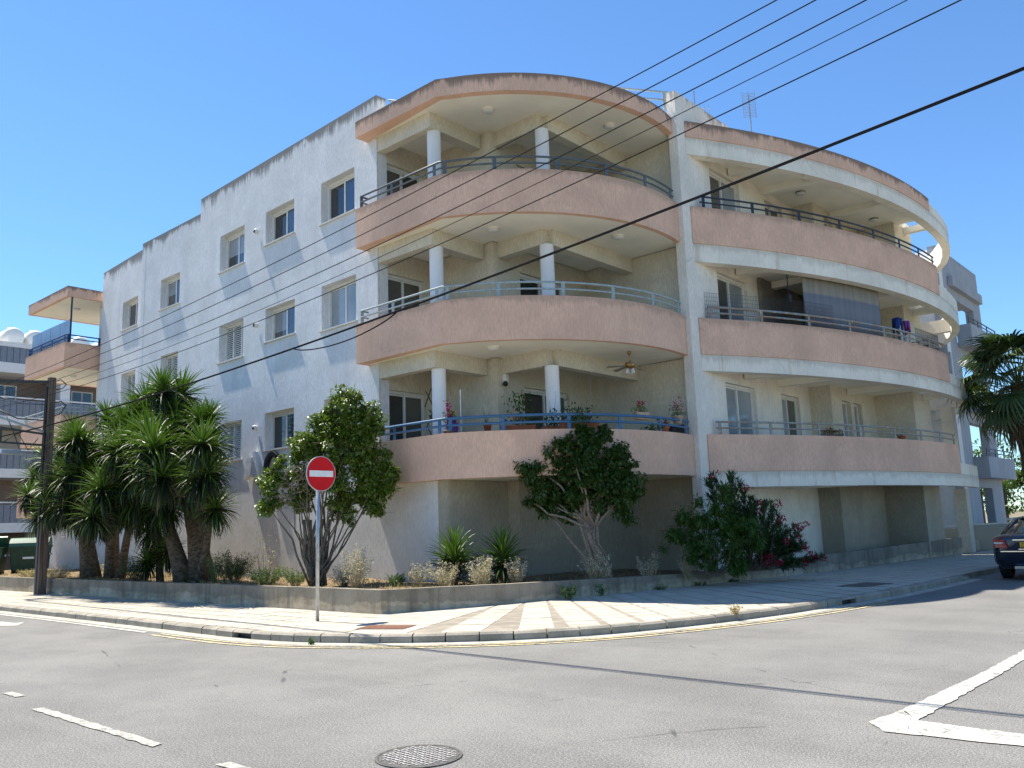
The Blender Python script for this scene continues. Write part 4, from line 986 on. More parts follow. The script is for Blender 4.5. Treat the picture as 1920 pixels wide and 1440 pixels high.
for i, ((bx_, by_), lab, trunks) in enumerate(Yb):
    t = thing('yucca_tree', lab, 'yucca', (bx_, by_, .42), 'big yuccas in the raised bed')
    for a, b, c, r0_, r1_ in trunks:
        mb = MB(); pts = [a, tuple((Vector(a)+Vector(b))/2+Vector((0.02, 0, 0))), b, tuple((Vector(b)+Vector(c))/2), c]
        mb.tube(pts, [r0_*1.25, r0_, (r0_+r1_)/2, (r0_+3*r1_)/4, r1_], 14); mb.build('trunk', M['yuccabark'], t, smooth=True)
    for x, y, z, s in HD[i]:
        y1 = y-random.choice((0, .2, .5, .9, 1.2))+random.uniform(-.1, .1); k_ = (y1+13.55)/(y+13.55); x = 14.11+(x-14.11)*k_; z = 1.65+(z-1.65)*k_; y = y1
        # limb to each head
        tr = min(trunks, key=lambda T: (Vector(T[2])-Vector((x, y, z))).length)
        if z > 3: q = MB(); q.tube([tr[2], tuple(Vector(tr[2])*.45+Vector((x, y, 0))*.55+Vector((0, 0, .55*max(tr[2][2]*.8, z-1.0)))), (x, y, z-.45), (x, y, z)], [.09, .07, .06, .05], 8); q.build('limb', M['yuccabark'], t, smooth=True)
        head(t, (x, y, z), s*1.08, (random.uniform(-.25, .25), random.uniform(-.25, .25)))
        if z > 2.9: head(t, (x+random.uniform(-.3, .3), y+random.uniform(-.1, .4), z-.70), s*1.0, (random.uniform(-.3, .3), random.uniform(-.3, .3)))
t = thing('yucca_plant', 'low dark yucca sprouting between the two big yucca clumps', 'yucca', (-9.9, -1.7, .42))
for x, y, z, s in ((-10.0, -1.9, 1.95, .95), (-9.5, -1.7, 1.3, .9), (-10.3, -1.6, 1.35, .8), (-9.9, -2.1, 1.0, .75)): head(t, (x, y, z), s, (.2, -.2))
mb = MB(); mb.tube([(-9.9, -1.7, .4), (-9.95, -1.8, 1.9)], [.12, .07], 10); mb.build('trunk', M['yuccabark'], t, smooth=True)
# two small yuccas near the corner: every leaf a part
def leaf_mesh(L, W_, bend, mat):
    v, f = yleaf(L, W_, bend, n=5); o = np_mesh('proto', v, f, M[mat]); me = o.data; bpy.data.objects.remove(o); return me
LMG = [leaf_mesh(.72, .05, b, 'yucca') for b in (.05, .2, .4)]; LMD = [leaf_mesh(.68, .05, b, 'yuccadark') for b in (.4, .7, 1.1)]
for (bx_, by_, bz_), hz, lab, nl, sc in (((.62, -.35, .46), .62, 'small yucca with a clump of low leaves near the wall corner', 150, 1.0), ((1.3, .45, .42), .62, 'small round-headed yucca right of the taller-leaved one', 140, 1.02)):
    t = thing('yucca_plant', lab, 'yucca', (bx_, by_, bz_), 'small yuccas near the corner')
    mb = MB(); mb.tube([(bx_, by_, bz_-.05), (bx_+.02, by_, bz_+hz)], [.09, .06], 10); mb.build('stem', M['yuccabark'], t, smooth=True)
    for i in range(nl):
        u = i/nl; el = 84-112*u**.8+random.uniform(-6, 6); low = u > .62
        me_ = random.choice(LMD if (el < 8 and random.random() < .75) else LMG)
        o = bpy.data.objects.new('leaf', me_); COL.objects.link(o); o.parent = t
        zz_ = hz-.30*u if not low or bx_ > 1 else random.uniform(.05, .4)
        ox = random.uniform(-.25, .25) if (low and bx_ < 1) else 0
        o.location = (.02+ox*.75, ox*.66, zz_); o.rotation_euler = (0, -R(el if not low or bx_ > 1 else random.uniform(15, 60)), i*2.39996)
        s = sc*random.uniform(.82, 1.08); o.scale = (s, s, s)
# ---- weeds: individually placed clumps
def weed(name, label, c, h, r, n, mats, leafy=0, seed=1, group='weeds in the raised bed', lean=.3, seedw=.04):
    rg = np.random.default_rng(seed); t = thing(name, label, 'weed', c, group); mb = MB(); LP_ = []; 
    for i in range(n):
        a = rg.uniform(0, 6.28); rr = r*rg.random()**.5; b0 = np.array([c[0]+.25*rr*math.cos(a), c[1]+.25*rr*math.sin(a), c[2]-.02])
        hh = h*rg.uniform(.45, 1); tip = np.array([c[0]+rr*math.cos(a), c[1]+rr*math.sin(a), c[2]+hh]); mid = (b0+tip)/2+rg.normal(size=3)*.04*h; mid[2] += .08*hh
        mb.tube([tuple(b0), tuple(mid), tuple(tip)], [.0045, .0035, .002], 3, False)
        for k in range(leafy): 
            s = rg.uniform(.25, 1)**.7; LP_.append((b0*(1-s)+tip*s)+rg.normal(size=3)*.035*h)
    mb.build('stems', M[mats[0]], t, kind='stuff')
    if leafy:
        P_ = np.array(LP_); q = unit(sph(len(P_))+np.array([0, 0, -.3])); V, T = leaf_quads(P_, q, sph(len(P_)), seedw*(.6+.8*RNG.random(len(P_))), seedw*.55, .2); np_mesh('foliage', V, T, M[mats[1]], t, kind='stuff', local=False)
    return t
W = [('dry_weed', 'tall pale seeding weed midway between the tree and the small yuccas', (-.75, -1.9, .45), .95, .38, 60, ('straw', 'seed'), 22, 1),
     ('dry_weed', 'dry bleached weed with seed heads left of the small yuccas', (.35, -1.15, .45), .55, .3, 40, ('straw', 'seed'), 16, 2),
     ('dry_weed', 'pale seeding weed in front of the left small yucca', (1.0, -1.0, .44), .55, .35, 50, ('straw', 'seed'), 16, 3),
     ('dry_weed', 'bleached weed drooping below the round-headed small yucca', (1.55, -.55, .42), .65, .32, 55, ('straw', 'seed'), 18, 4),
     ('dry_weed', 'bleached upright weed just right of the small yuccas', (1.85, .3, .40), .62, .25, 40, ('straw', 'seed'), 18, 5),
     ('dry_weed', 'grey dry weed around the foot of the leaning tree', (2.7, 1.95, .34), .75, .42, 60, ('straw', 'seed'), 12, 6),
     ('dry_weed', 'thin dry weed in the shade right of the leaning tree', (3.2, 3.3, .33), .6, .3, 30, ('straw', 'seed'), 12, 7),
     ('dry_weed', 'straw coloured weed at the left foot of the green shrub', (3.75, 4.1, .33), .8, .25, 40, ('straw', 'seed'), 10, 8),
     ('dry_weed', 'straw coloured weed between the shrub and the oleander', (4.25, 5.3, .33), .75, .22, 34, ('straw', 'seed'), 8, 9),
     ('green_weed', 'small bright green weed beside the pale seeding weed', (-.05, -1.4, .45), .32, .22, 26, ('weedgreen', 'shrub'), 24, 10),
     ('green_weed', 'grey-green low weed left of the many-stemmed tree', (-4.2, -1.9, .45), .45, .5, 80, ('weedgreen', 'weedgreen'), 24, 11),
     ('green_weed', 'pale green weed close to the foot of the many-stemmed tree', (-3.3, -1.7, .45), .42, .32, 50, ('weedgreen', 'weedgreen'), 20, 12),
     ('twiggy_bush', 'brown twiggy half-dry bush against the long white wall', (-5.7, -1.9, .45), .85, .6, 120, ('twig', 'ficusdark'), 26, 13),
     ('twiggy_bush', 'tall open dry stem cluster rising over the twiggy bush', (-5.2, -1.3, .45), 1.35, .35, 18, ('twig', 'seed'), 14, 14),
     ('twiggy_bush', 'half-dry bush between the trunks of the yuccas', (-10.9, -1.9, .45), .75, .6, 90, ('twig', 'ficusdark'), 22, 15),
     ('dry_weed', 'dry yellow weed behind the utility pole', (-15.3, -2.4, .45), .5, .5, 80, ('straw', 'seed'), 12, 16),
     ('dry_weed', 'dry yellow weed between the pole and the yucca trunks', (-14.9, -1.5, .45), .6, .45, 70, ('straw', 'seed'), 12, 17),
     ('green_weed', 'yellowish weed in front of the left waste container', (-17.5, -2.4, .45), .35, .6, 80, ('weedgreen', 'straw'), 10, 18),
     ('green_weed', 'green tuft right of the tall yucca clump', (-6.9, -1.7, .45), .75, .28, 40, ('weedgreen', 'weedgreen'), 16, 19),
     ('twiggy_bush', 'low brown twiggy clump right of the many-stemmed tree', (-1.6, -1.6, .45), .5, .35, 60, ('twig', 'seed'), 12, 20)]
for nm, lab, c, h_, r, n, mats, lf, sd_ in W: weed(nm, lab, c, h_, r, n, mats, lf, sd_)
weed('green_weed', 'grey-leaved weed growing at the foot of the retaining wall', (2.95, .62, .12), .30, .17, 30, ('weedgreen', 'weedgreen'), 10, 31, 'weeds on the pavement', seedw=.075)
weed('green_weed', 'small dull green weed at the wall foot next to the grey-leaved one', (3.15, 1.5, .12), .28, .12, 20, ('weedgreen', 'shrub'), 8, 32, 'weeds on the pavement')
for i, (x, y) in enumerate([(3.5, 3.3), (3.75, 4.6), (3.95, 5.9)]): weed('green_weed', ['tiny weed tuft at the wall foot where the shade begins', 'middle one of three tiny weed tufts at the shaded wall foot', 'tiny weed tuft at the wall foot below the oleander'][i], (x, y, .12), .10, .16, 14, ('weedgreen', 'ficusdark'), 8, 40+i, 'tiny tufts at the shaded wall foot')
weed('dry_weed', 'dry yellow tuft on the sunlit kerb edge', (7.25, -.45, .125), .14, .12, 20, ('straw', 'straw'), 4, 50, 'weeds on the pavement')
weed('green_weed', 'tiny green weed in the gutter below the kerb', (3.0, -5.7, .005), .12, .05, 10, ('weedgreen', 'shrub'), 6, 51, 'weeds on the pavement')
# ground cover: dry grass blades over the bed
n = 42000; x = RNG.uniform(-29, 4.6, n); y = RNG.uniform(-3.0, 6.5, n); keep = []
inner_poly = [(px, py) for px, py in BED]
xs_ = x; dens = np.sin(x*1.9+np.sin(y*2.3)*1.5)+np.sin(y*3.1+x*.7)+RNG.normal(size=n)*.8
for i in range(n):
    if dens[i] < .1: continue
    if y[i] > -.2 and x[i] < -1.0: continue
    if inpoly(x[i], y[i], inner_poly) and (y[i] < 1.5 or RNG.random() < .35): keep.append(i)
x = x[keep]; y = y[keep]; n = len(x); P_ = np.stack([x, y, np.array([sz(a, b) for a, b in zip(x, y)])-.005], 1)
near = (y < -.0) | (x > 0)
D = unit(RNG.normal(size=(n, 3))*np.array([.6, .6, .2])+np.array([0, 0, 1.])); V, T = leaf_quads(P_, D, unit(sph(n)*np.array([1, 1, .1])), .06+.16*RNG.random(n)**2, .006+.006*RNG.random(n), .1)
mi = np.repeat(RNG.choice([0, 0, 0, 1, 2], n), 1); mi = np.concatenate([mi, mi])
np_mesh('dry_grass', V, T, [M['straw'], M['weedgreen'], M['deadleaf']], None, mi=mi, kind='stuff')
# leaf litter
n = 14000; x = RNG.uniform(-20, 4.6, n); y = RNG.uniform(-3.0, 6.5, n); keep = [i for i in range(n) if inpoly(x[i], y[i], inner_poly)]
x = x[keep]; y = y[keep]; n = len(x); P_ = np.stack([x, y, np.array([sz(a, b) for a, b in zip(x, y)])+.012], 1)
D = unit(RNG.normal(size=(n, 3))*np.array([1, 1, .15])); V, T = leaf_quads(P_, D, unit(sph(n)*.3+np.array([0, 0, 1.])), .05+.05*RNG.random(n), .025, .15)
np_mesh('leaf_litter', V, T, [M['deadleaf']], None, kind='stuff')
# ---- fan palm on the right
def fan_leaf(seed, Rr=1.0, nseg=26):
    rg = np.random.default_rng(seed); VV = []; FF = []; nv = 0
    for i in range(nseg):
        a = R(-125+250*i/(nseg-1)); L = Rr*(1-.18*abs(a)/2.2)*rg.uniform(.9, 1.05); v, f = yleaf(L, .075, .9*rg.uniform(.6, 1.3), n=5)
        ca, sa = math.cos(a), math.sin(a); cup = .10*math.cos(2*a)
        vv = np.stack([v[:, 0]*ca-v[:, 1]*sa, v[:, 0]*sa+v[:, 1]*ca, v[:, 2]-.0*cup*v[:, 0]], 1); VV.append(vv); FF.append(f+nv); nv += len(vv)
    return np.concatenate(VV), np.concatenate(FF)
fans = []
for k in range(3):
    V, F = fan_leaf(70+k); o = np_mesh('proto', V, F, M['palm']); fans.append(o.data); bpy.data.objects.remove(o)
fdead = []
V, F = fan_leaf(90); o = np_mesh('proto', V, F, M['deadleaf']); fdead = [o.data]; bpy.data.objects.remove(o)
PB = (7.75, 20.9, .1); PT = 6.05
t = thing('fan_palm', 'fan palm with drooping green fronds above the parked car', 'palm', PB)
mb = MB(); mb.tube([(PB[0], PB[1], .1), (PB[0]+.03, PB[1], 2), (PB[0]-.02, PB[1], PT)], [.34, .26, .24], 16); mb.build('trunk', M['palmbark'], t, smooth=True)
for i in range(52):
    u = i/52; el = 80-112*u+random.uniform(-8, 8); az = i*2.39996; pl = 1.35+.3*random.random(); dead = el < -22
    ce, se = math.cos(R(el)), math.sin(R(el)); b0 = Vector((PB[0], PB[1], PT-.45*u)); e = b0+Vector((ce*math.cos(az), ce*math.sin(az), se))*pl*(.6 if dead else 1)
    e.z -= .12*pl if el < 45 else 0
    q = MB(); q.tube([tuple(b0), tuple((b0+e)/2+Vector((0, 0, .06))), tuple(e)], [.022, .018, .012], 5); fr_ = q.build('frond', M['palm' if not dead else 'deadleaf'], t)
    o = bpy.data.objects.new('fan_leaf', random.choice(fans) if not dead else fdead[0]); COL.objects.link(o); o.parent = fr_
    o.location = e-OFF[t.name]; o.rotation_euler = Matrix.Rotation(az, 3, 'Z').to_euler(); o.rotation_euler = (random.uniform(-.5, .5), -R(el-30 if not dead else el-45), az); s = random.uniform(1.0, 1.25); o.scale = (s, s, s)
OFFP = OFF[t.name]
mb = MB()
for i in range(420):
    a = random.uniform(0, 6.28); z0 = random.uniform(PT-1.9, PT-.3); r = .27; b0 = (PB[0]+r*math.cos(a), PB[1]+r*math.sin(a), z0)
    mb.tube([b0, (PB[0]+(r+.22)*math.cos(a), PB[1]+(r+.22)*math.sin(a), z0-.3), (PB[0]+(r+.18)*math.cos(a+.1), PB[1]+(r+.18)*math.sin(a+.1), z0-.8)], [.02, .018, .004], 3, False)
mb.build('dead_leaf_skirt', M['deadleaf'], t, kind='stuff')
# ---- trees far behind on the right and in the left background
def far_tree(label, c, h, r, mat, n, seed, leaf=.22):
    global RNG
    t = thing('background_tree', label, 'tree', c, 'trees beyond the building')
    P_, q_, C_ = crown_points([(0, 0, h*.62, r), (-.5*r, .3*r, h*.45, r*.7), (.5*r, 0, h*.5, r*.75), (0, 0, h*.3, r*.7)], c, n, 70, .42)
    leaves_mesh('foliage', P_, q_, leaf, leaf*.55, mat, t)
    mb = MB(); mb.tube([c, (c[0]+.1, c[1], c[2]+h*.6)], [.18, .1], 8); mb.build('trunk', M['twig'], t)
far_tree('bright green tree beyond the low white ramp walls', (1.5, 46, 0), 6.0, 2.3, 'ficus', 60, 1)
far_tree('dark tree beside the bright one at the far right', (4.4, 44, 0), 6.5, 2.3, 'ficusdark', 60, 2)
far_tree('pale green tree behind the fan palm', (5.2, 58, 0), 8.5, 3.2, 'shrub', 80, 3)
far_tree('dark tree behind the ring beam opening', (-2.0, 36, 0), 4.0, 1.8, 'ficusdark', 40, 4)
far_tree('tree at the right-hand end of the far pavement', (9.5, 62, 0), 9.0, 3.5, 'ficusdark', 70, 5)
# ================================================================== NEIGHBOUR BUILDINGS
N = thing('neighbour_building', 'white and grey clad apartment block with water tanks on its roof at the far left', 'building', (-39, 4, 0))
X0 = -39.0
def nb(name, y0, y1, z0, z1, mat, x=X0, t=.3, **k): mb = MB(); mb.box((x-t, y0, z0), (x, y1, z1)); return mb.build(name, M[mat], N, **k)
nb('wall', -14, 30, 0, 12.6, 'brown', X0-2.2, .3)
for z0, z1 in ((8.27, 8.78), (5.3, 5.8), (2.25, 2.78), (11.27, 11.85)):
    mb = MB(); mb.box((X0-2.3, -14, z0), (X0+.06, 30, z1)); mb.build('floor_band', M['brightwhite'], N)
for z0, z1 in ((11.85, 12.9), (8.78, 9.75), (5.8, 6.75), (2.78, 3.8)):
    y = -13.9; cl = nb('cladding', -14, 30, z0, z1, 'clad', X0-.02, .05)
    mb = MB()
    while y < 16:
        mb.box((X0-.02, y, z0), (X0+.02, y+.30, z1-.01)); y += .335
    mb.build('cladding_boards', M['clad'], cl, kind='stuff')
    mb = MB(); mb.box((X0-.06, -14, z1+.08), (X0+.03, 30, z1+.16)); mb.build('handrail', M['brightwhite'], N)
mb = MB(); mb.box((X0-9, -14, 12.78), (X0+.05, 8.0, 12.96)); mb.build('roof', M['brightwhite'], N)
for y in (6.2, 12.2, -1.5):
    mb = MB(); mb.box((X0-2.2, y, 0), (X0-.1, y+.55, 11.2)); mb.build('wall', M['brightwhite'], N)
for y, z in ((7.6, 9.0), (9.6, 9.0), (3.2, 9.0), (1.2, 9.0), (4.6, 6.0), (7.6, 6.0), (1.6, 3.0)):
    mb = MB(); mb.box((X0-2.21, y, z+.1), (X0-2.15, y+1.3, z+1.9)); f = mb.build('window', M['brightwhite'], N)
    mb = MB(); mb.box((X0-2.16, y+.08, z+.18), (X0-2.13, y+.62, z+1.82)); mb.box((X0-2.16, y+.69, z+.18), (X0-2.13, y+1.22, z+1.82)); mb.build('pane', M['glass'], f)
mb = MB(); mb.box((X0-2.15, -14, 5.9), (X0-2.1, 5.6, 8.2)); mb.build('wall_panel', M['cream_far'], N)
for y in (0.2, 5.2): mb = MB(); mb.box((X0-1.0, y-.2, 0), (X0-.6, y+.25, 2.24)); mb.build('ground_column', M['cream_far'], N)
for i, (y, lab) in enumerate(((3.75, 'leftmost big white water tank on the neighbouring roof'), (4.95, 'second big white water tank from the left on the neighbouring roof'), (6.2, 'white water tank half hidden behind the end balcony screen'), (7.5, 'white water tank seen between the screen and the balcony column'), (9.0, 'white water tank seen right of the balcony column'), (2.3, 'white water tank at the very left edge of the picture'))):
    c = (X0-1.2, y, 12.97); t = thing('water_tank', lab, 'water tank', c, 'white water tanks on the neighbouring roof')
    mb = MB(); pr = [(1e-3, 0), (.38, .02), (.52, .1), (.56, .25), (.56, 1.35), (.52, 1.5), (.38, 1.58), (1e-3, 1.6)]
    mb.lathe(pr, 24); mb.v = [(c[0]-z+.6, c[1]+y_, c[2]+.60+x_) for x_, y_, z in mb.v]; mb.build('tank_body', M['tank'], t, smooth=True)
    mb = MB(); mb.lathe([(.2, 0), (.2, .09), (1e-3, .1)], 16, (c[0]-.2, c[1], c[2]+1.13)); mb.build('lid', M['tank'], t, smooth=True)
    mb = MB(); mb.box((c[0]-.9, c[1]-.35, c[2]), (c[0]-.75, c[1]+.35, c[2]+.16)); mb.box((c[0]+.2, c[1]-.35, c[2]), (c[0]+.35, c[1]+.35, c[2]+.16)); mb.build('cradle', M['brightwhite'], t)
mb = MB(); mb.tube([(-38.9, 2.55, 12.9), (-38.9, 2.55, 15.2)], .05, 8); tag(mb.build('roof_pipe', M['rail_royal']), 'blue upright pipe at the left edge of the neighbouring roof', 'pipe')
# ---- block behind on the right, its shade put into a blue-grey colour
A = thing('rear_apartment_block', 'shade-coloured blue-grey apartment block rising behind the ring beams', 'building', (4.4, 29, 0))
def rb(P0, P1, z0, z1, ops, name='wall'): mb = MB(); wall_mesh(mb, P0, P1, z0, z1, .35, ops); return mb.build(name, M['blockshade'], A)
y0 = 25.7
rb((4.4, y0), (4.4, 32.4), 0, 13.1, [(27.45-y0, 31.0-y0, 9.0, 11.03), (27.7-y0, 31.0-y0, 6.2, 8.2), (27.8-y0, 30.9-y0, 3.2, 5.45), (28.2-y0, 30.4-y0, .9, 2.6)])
rb((4.05, 32.401), (-3, 32.401), 0, 13.1, [(.8, 3.2, 9.0, 11.0), (.8, 3.2, 6.2, 8.2), (.8, 3.2, 3.2, 5.4)]) if False else None
# corner rooms are open loggias: a floor, a rear pier and nothing else, so the sky shows through
for z in (2.7, 5.7, 8.7, 11.35):
    mb = MB(); mb.box((.6, 26.2, z), (4.04, 32.0, z+.28)); mb.build('loggia_floor', M['blockshade'], A)
mb = MB(); mb.box((.4, 26.0, 0), (.75, 27.2, 13.0)); mb.box((.4, 31.4, 0), (.75, 32.0, 13.0)); mb.build('rear_pier', M['blockshade'], A)
mb = MB(); wall_mesh(mb, (-1.5, 27.4), (4.39, 25.71), 0, 13.0, .3, []); mb.build('end_wall', M['brightwhite'], A)  # wall turned off square to catch more sun, brightness put into its shape
mb = MB(); mb.box((4.41, 27.0, 11.5), (4.62, 32.1, 11.95)); mb.build('ledge', M['blockshade'], A)
for z0, z1, ya, yb in ((8.8, 9.78, 27.5, 32.4), (5.9, 6.95, 27.6, 32.4), (3.0, 3.92, 27.75, 32.6)):
    mb = MB(); mb.box((4.41, ya, z0), (5.0, ya+.14, z1)); mb.box((4.86, ya+.141, z0), (5.0, yb, z1)); mb.box((4.41, ya+.141, z0), (4.859, yb, z0+.2)); mb.build('balcony_parapet', M['blockshade'], A)
    mb = MB(); mb.tube([(4.93, ya+.07, z1+.34), (4.93, yb, z1+.34)], .03, 6); r_ = mb.build('handrail', M['rail_grey'], A)
    q = MB(); q.tube([(4.93, ya+.07, z1+.17), (4.93, yb, z1+.17)], .025, 6)
    for k in range(4): yy = ya+.1+k*(yb-ya-.2)/3; q.box((4.91, yy-.04, z1-.02), (4.95, yy+.04, z1+.34))
    q.build('rail_posts', M['rail_grey'], r_)
mb = MB(); mb.box((3.9, 28.1, .9), (3.95, 30.5, 2.6)); mb.build('pane', M['glass'], A)
mb = MB(); mb.box((4.402, 25.75, 6.2), (4.46, 26.6, 8.35)); mb.build('wall_panel', M['blockshade'], A)
# ramp with low walls and white handrail
RW = thing('ramp_wall', 'low pale ramp walls with white handrails behind the planter end', 'wall', (5, 26, 0))
mb = MB(); mb.box((4.0, 23.6, 0), (6.0, 23.8, .95)); mb.box((6.0, 23.6, 0), (10.4, 23.8, .93)); mb.build('front_wall', M['cream_far'], RW)
mb = MB(); mb.box((4.0, 26.4, 0), (12, 26.6, 1.05)); mb.build('rear_wall', M['cream_far'], RW)
mb = MB(); mb.bar((4.0, 23.7, 1.05), (6.4, 23.7, 1.12), .12, .06); mb.bar((5.4, 26.5, 1.2), (12, 26.5, 1.75), .14, .09); mb.bar((7.5, 26.5, 1.05), (7.5, 26.5, 1.38), .12); mb.build('handrail', M['brightwhite'], RW)
mb = MB(); mb.box((3.6, 21.0, 0), (3.8, 23.5, .6)); mb.box((3.8, 22.9, .1), (5.3, 23.3, .5)); mb.build('step', M['cream_far'], RW)
# ================================================================== STREET FURNITURE
t = thing('no_entry_sign', 'round red no-entry sign with white bar on a grey steel pole', 'road sign', (1.26, -4.34, .12))
mb = MB(); mb.tube([(1.26, -4.34, .12), (1.26, -4.34, 2.95)], .032, 14); mb.build('pole', M['galv'], t, smooth=True)
def disc(x, r0, r1, th, mat, name, n=56, par=t, c=(-4.31, 2.695)):
    mb = MB()
    for i in range(n):
        a = 2*math.pi*i/n; mb.v += [(x, c[0]+r1*math.cos(a), c[1]+r1*math.sin(a)), (x-th, c[0]+r1*math.cos(a), c[1]+r1*math.sin(a))]
    mb.f = [tuple(2*i for i in range(n)), tuple(2*i+1 for i in range(n))[::-1]]+[(2*i, 2*i+1, (2*((i+1) % n))+1, 2*((i+1) % n)) for i in range(n)]; mb.m = [0]*len(mb.f)
    return mb.build(name, M[mat], par)
disc(1.320, 0, .315, .018, 'galv', 'sign_back'); disc(1.324, 0, .303, .003, 'signred', 'sign_face')
mb = MB(); mb.box((1.3245, -4.31-.255, 2.695-.055), (1.328, -4.31+.255, 2.695+.055)); mb.build('white_bar', M['signwhite'], t)
mb = MB(); mb.box((1.285, -4.38, 2.5), (1.301, -4.24, 2.54)); mb.box((1.285, -4.38, 2.85), (1.301, -4.24, 2.89)); mb.build('bracket', M['galv'], t)
def util_pole(x, y, lab, arms=True):
    t = thing('utility_pole', lab, 'utility pole', (x, y, .12))
    mb = MB(); mb.hexa([(x-.125, y-.125, .1), (x+.125, y-.125, .1), (x+.125, y+.125, .1), (x-.125, y+.125, .1), (x-.10, y-.10, 6.7), (x+.10, y-.10, 6.7), (x+.10, y+.10, 6.7), (x-.10, y+.10, 6.7)]); mb.build('pole_shaft', M['wood'], t, bevel=.02)
    mb = MB(); mb.box((x-.12, y-.15, .12), (x+.0, y-.123, 2.6)); mb.build('cable_guard', M['darkgrey'], t)
    mb = MB(); mb.tube([(x+.06, y-.16, 2.5), (x+.04, y-.14, 6.4)], .03, 6); mb.tube([(x-.05, y-.16, 2.5), (x-.05, y-.14, 6.2)], .025, 6); mb.build('shade_strip', M['black'], t)  # black strip standing in for the shadow on this face of the pole
    mb = MB(); mb.bar((x, y-.1, 6.55), (x, y-1.58, 6.42), .09); mb.build('cross_arm', M['darkgrey'], t)
    mb = MB(); mb.bar((x, y-1.53, 6.45), (x, y-1.53, 5.35), .07); mb.build('hanger', M['darkgrey'], t)
    mb = MB(); mb.bar((x, y-1.53, 5.4), (x, y-.1, 4.98), .06); mb.build('brace', M['galv'], t)
    mb = MB(); mb.bar((x, y-1.35, 5.05), (x, y-.1, 4.92), .06); mb.bar((x, y-1.35, 5.08), (x, y-1.35, 4.6), .07); mb.bar((x, y-1.35, 4.62), (x, y-.1, 4.58), .06); mb.build('lower_bracket', M['darkgrey'], t)
    for z in (6.24, 6.10, 5.95, 5.80, 5.62):
        mb = MB(); mb.lathe([(1e-3, 0), (.05, .01), (.055, .05), (.03, .07), (.05, .09), (.045, .13), (1e-3, .14)], 10, (x, y-1.53, z-.07)); mb.build('insulator', M['black'], t, smooth=True)
    mb = MB(); mb.tube([(x, y-.1, 6.5), (x+.02, y+.25, 6.66), (x+.04, y+.42, 6.52), (x+.04, y+.3, 6.38), (x, y+.1, 6.33)], .02, 6); mb.tube([(x, y-1.5, 5.6), (x, y-.9, 5.35), (x, y-.2, 5.35), (x, y+.3, 5.6), (x, y+.45, 5.85), (x, y+.3, 5.98), (x, y+.1, 5.93)], .02, 6)
    mb.tube([(x, y-1.5, 6.0), (x+.05, y-.9, 5.8), (x, y-.1, 5.85)], .012, 5); mb.tube([(x, y-1.3, 4.6), (x+.1, y-.9, 4.9), (x+.1, y-.6, 4.4), (x, y-.3, 4.8)], .015, 5); mb.tube([(x-.02, y-1.2, 5.4), (x+.05, y-1.0, 4.9), (x, y-.8, 4.4)], .012, 5); mb.build('loose_cable', M['black'], t, smooth=True, kind='stuff')
    mb = MB(); mb.hexa([(x-.12, y-1.35, 4.28), (x+.12, y-1.35, 4.28), (x+.1, y-.75, 4.26), (x-.1, y-.75, 4.26), (x-.1, y-1.3, 4.4), (x+.1, y-1.3, 4.4), (x+.08, y-.8, 4.42), (x-.08, y-.8, 4.42)]); mb.bar((x, y-.9, 4.36), (x, y-.1, 4.25), .04); mb.build('street_light', M['galv'], t)
    return t
util_pole(-13.9, -3.42, 'dark wooden utility pole with cross arm and cables in front of the yuccas')
pp = util_pole(30.0, -4.95, 'matching taller utility pole up the road, outside the picture on the right'); pp.scale = (1, 1, 1.33)
def cat3(p0, p1, p2):
    A_ = np.array([[p[0]**2, p[0], 1] for p in (p0, p1, p2)]); return np.linalg.solve(A_, np.array([p[1] for p in (p0, p1, p2)]))
WR = [('topmost thin overhead wire across the facade', 6.24, 6.46, 6.85, .0065), ('second thin overhead wire from the top', 6.10, 6.21, 6.64, .0065), ('third thin overhead wire from the top', 5.95, 5.92, 6.38, .0065), ('fourth and thinnest overhead wire', 5.80, 5.72, 6.18, .0045), ('lowest of the five thin overhead wires', 5.62, 5.51, 5.94, .0065)]
def wy(x): return -4.95-.03403*(x+13.9)
for lab, zp, z5, z12, r in WR:
    c = cat3((-13.9, zp), (5.0, z5), (12.0, z12)); pts = []
    for i in range(61): x = -13.9+43.9*i/60; pts.append((x, wy(x), float(np.polyval(c, x))))
    mb = MB(); mb.tube(pts, r, 6); tag(mb.build('overhead_wire', M['cable'], smooth=True), lab, 'wire', 'thin overhead wires')
cc = [1.76574981e-03, 1.87639787e-02, 4.65150271e+00]
def cab(off, a, b, r, label, sag=0.):
    pts = []
    for i in range(60): x = a+(b-a)*i/59; pts.append((x, wy(x)+off*.3, float(np.polyval(cc, x))+off+sag*math.sin(i/59*math.pi)))
    mb = MB(); mb.tube(pts, r, 6); tag(mb.build('overhead_cable', M['cable'], smooth=True), label, 'cable', 'thick overhead cables')
cab(0, -13.9, 30, .0115, 'thick black overhead cable sweeping in front of the balconies')
cab(-.022, -13.9, 30, .0075, 'thinner black cable hanging just below the thick one', .006)
pz = lambda x: float(np.polyval(cc, x))
mb = MB(); mb.tube([(x, wy(x), pz(x)-.02-.16*math.sin(math.pi*(x-2.2)/2.7)**.7) for x in np.linspace(2.2001, 4.899, 14)], .010, 6); tag(mb.build('overhead_cable', M['cable'], smooth=True), 'short loop of black cable sagging from the thick cable near the middle balcony', 'cable', 'thick overhead cables')
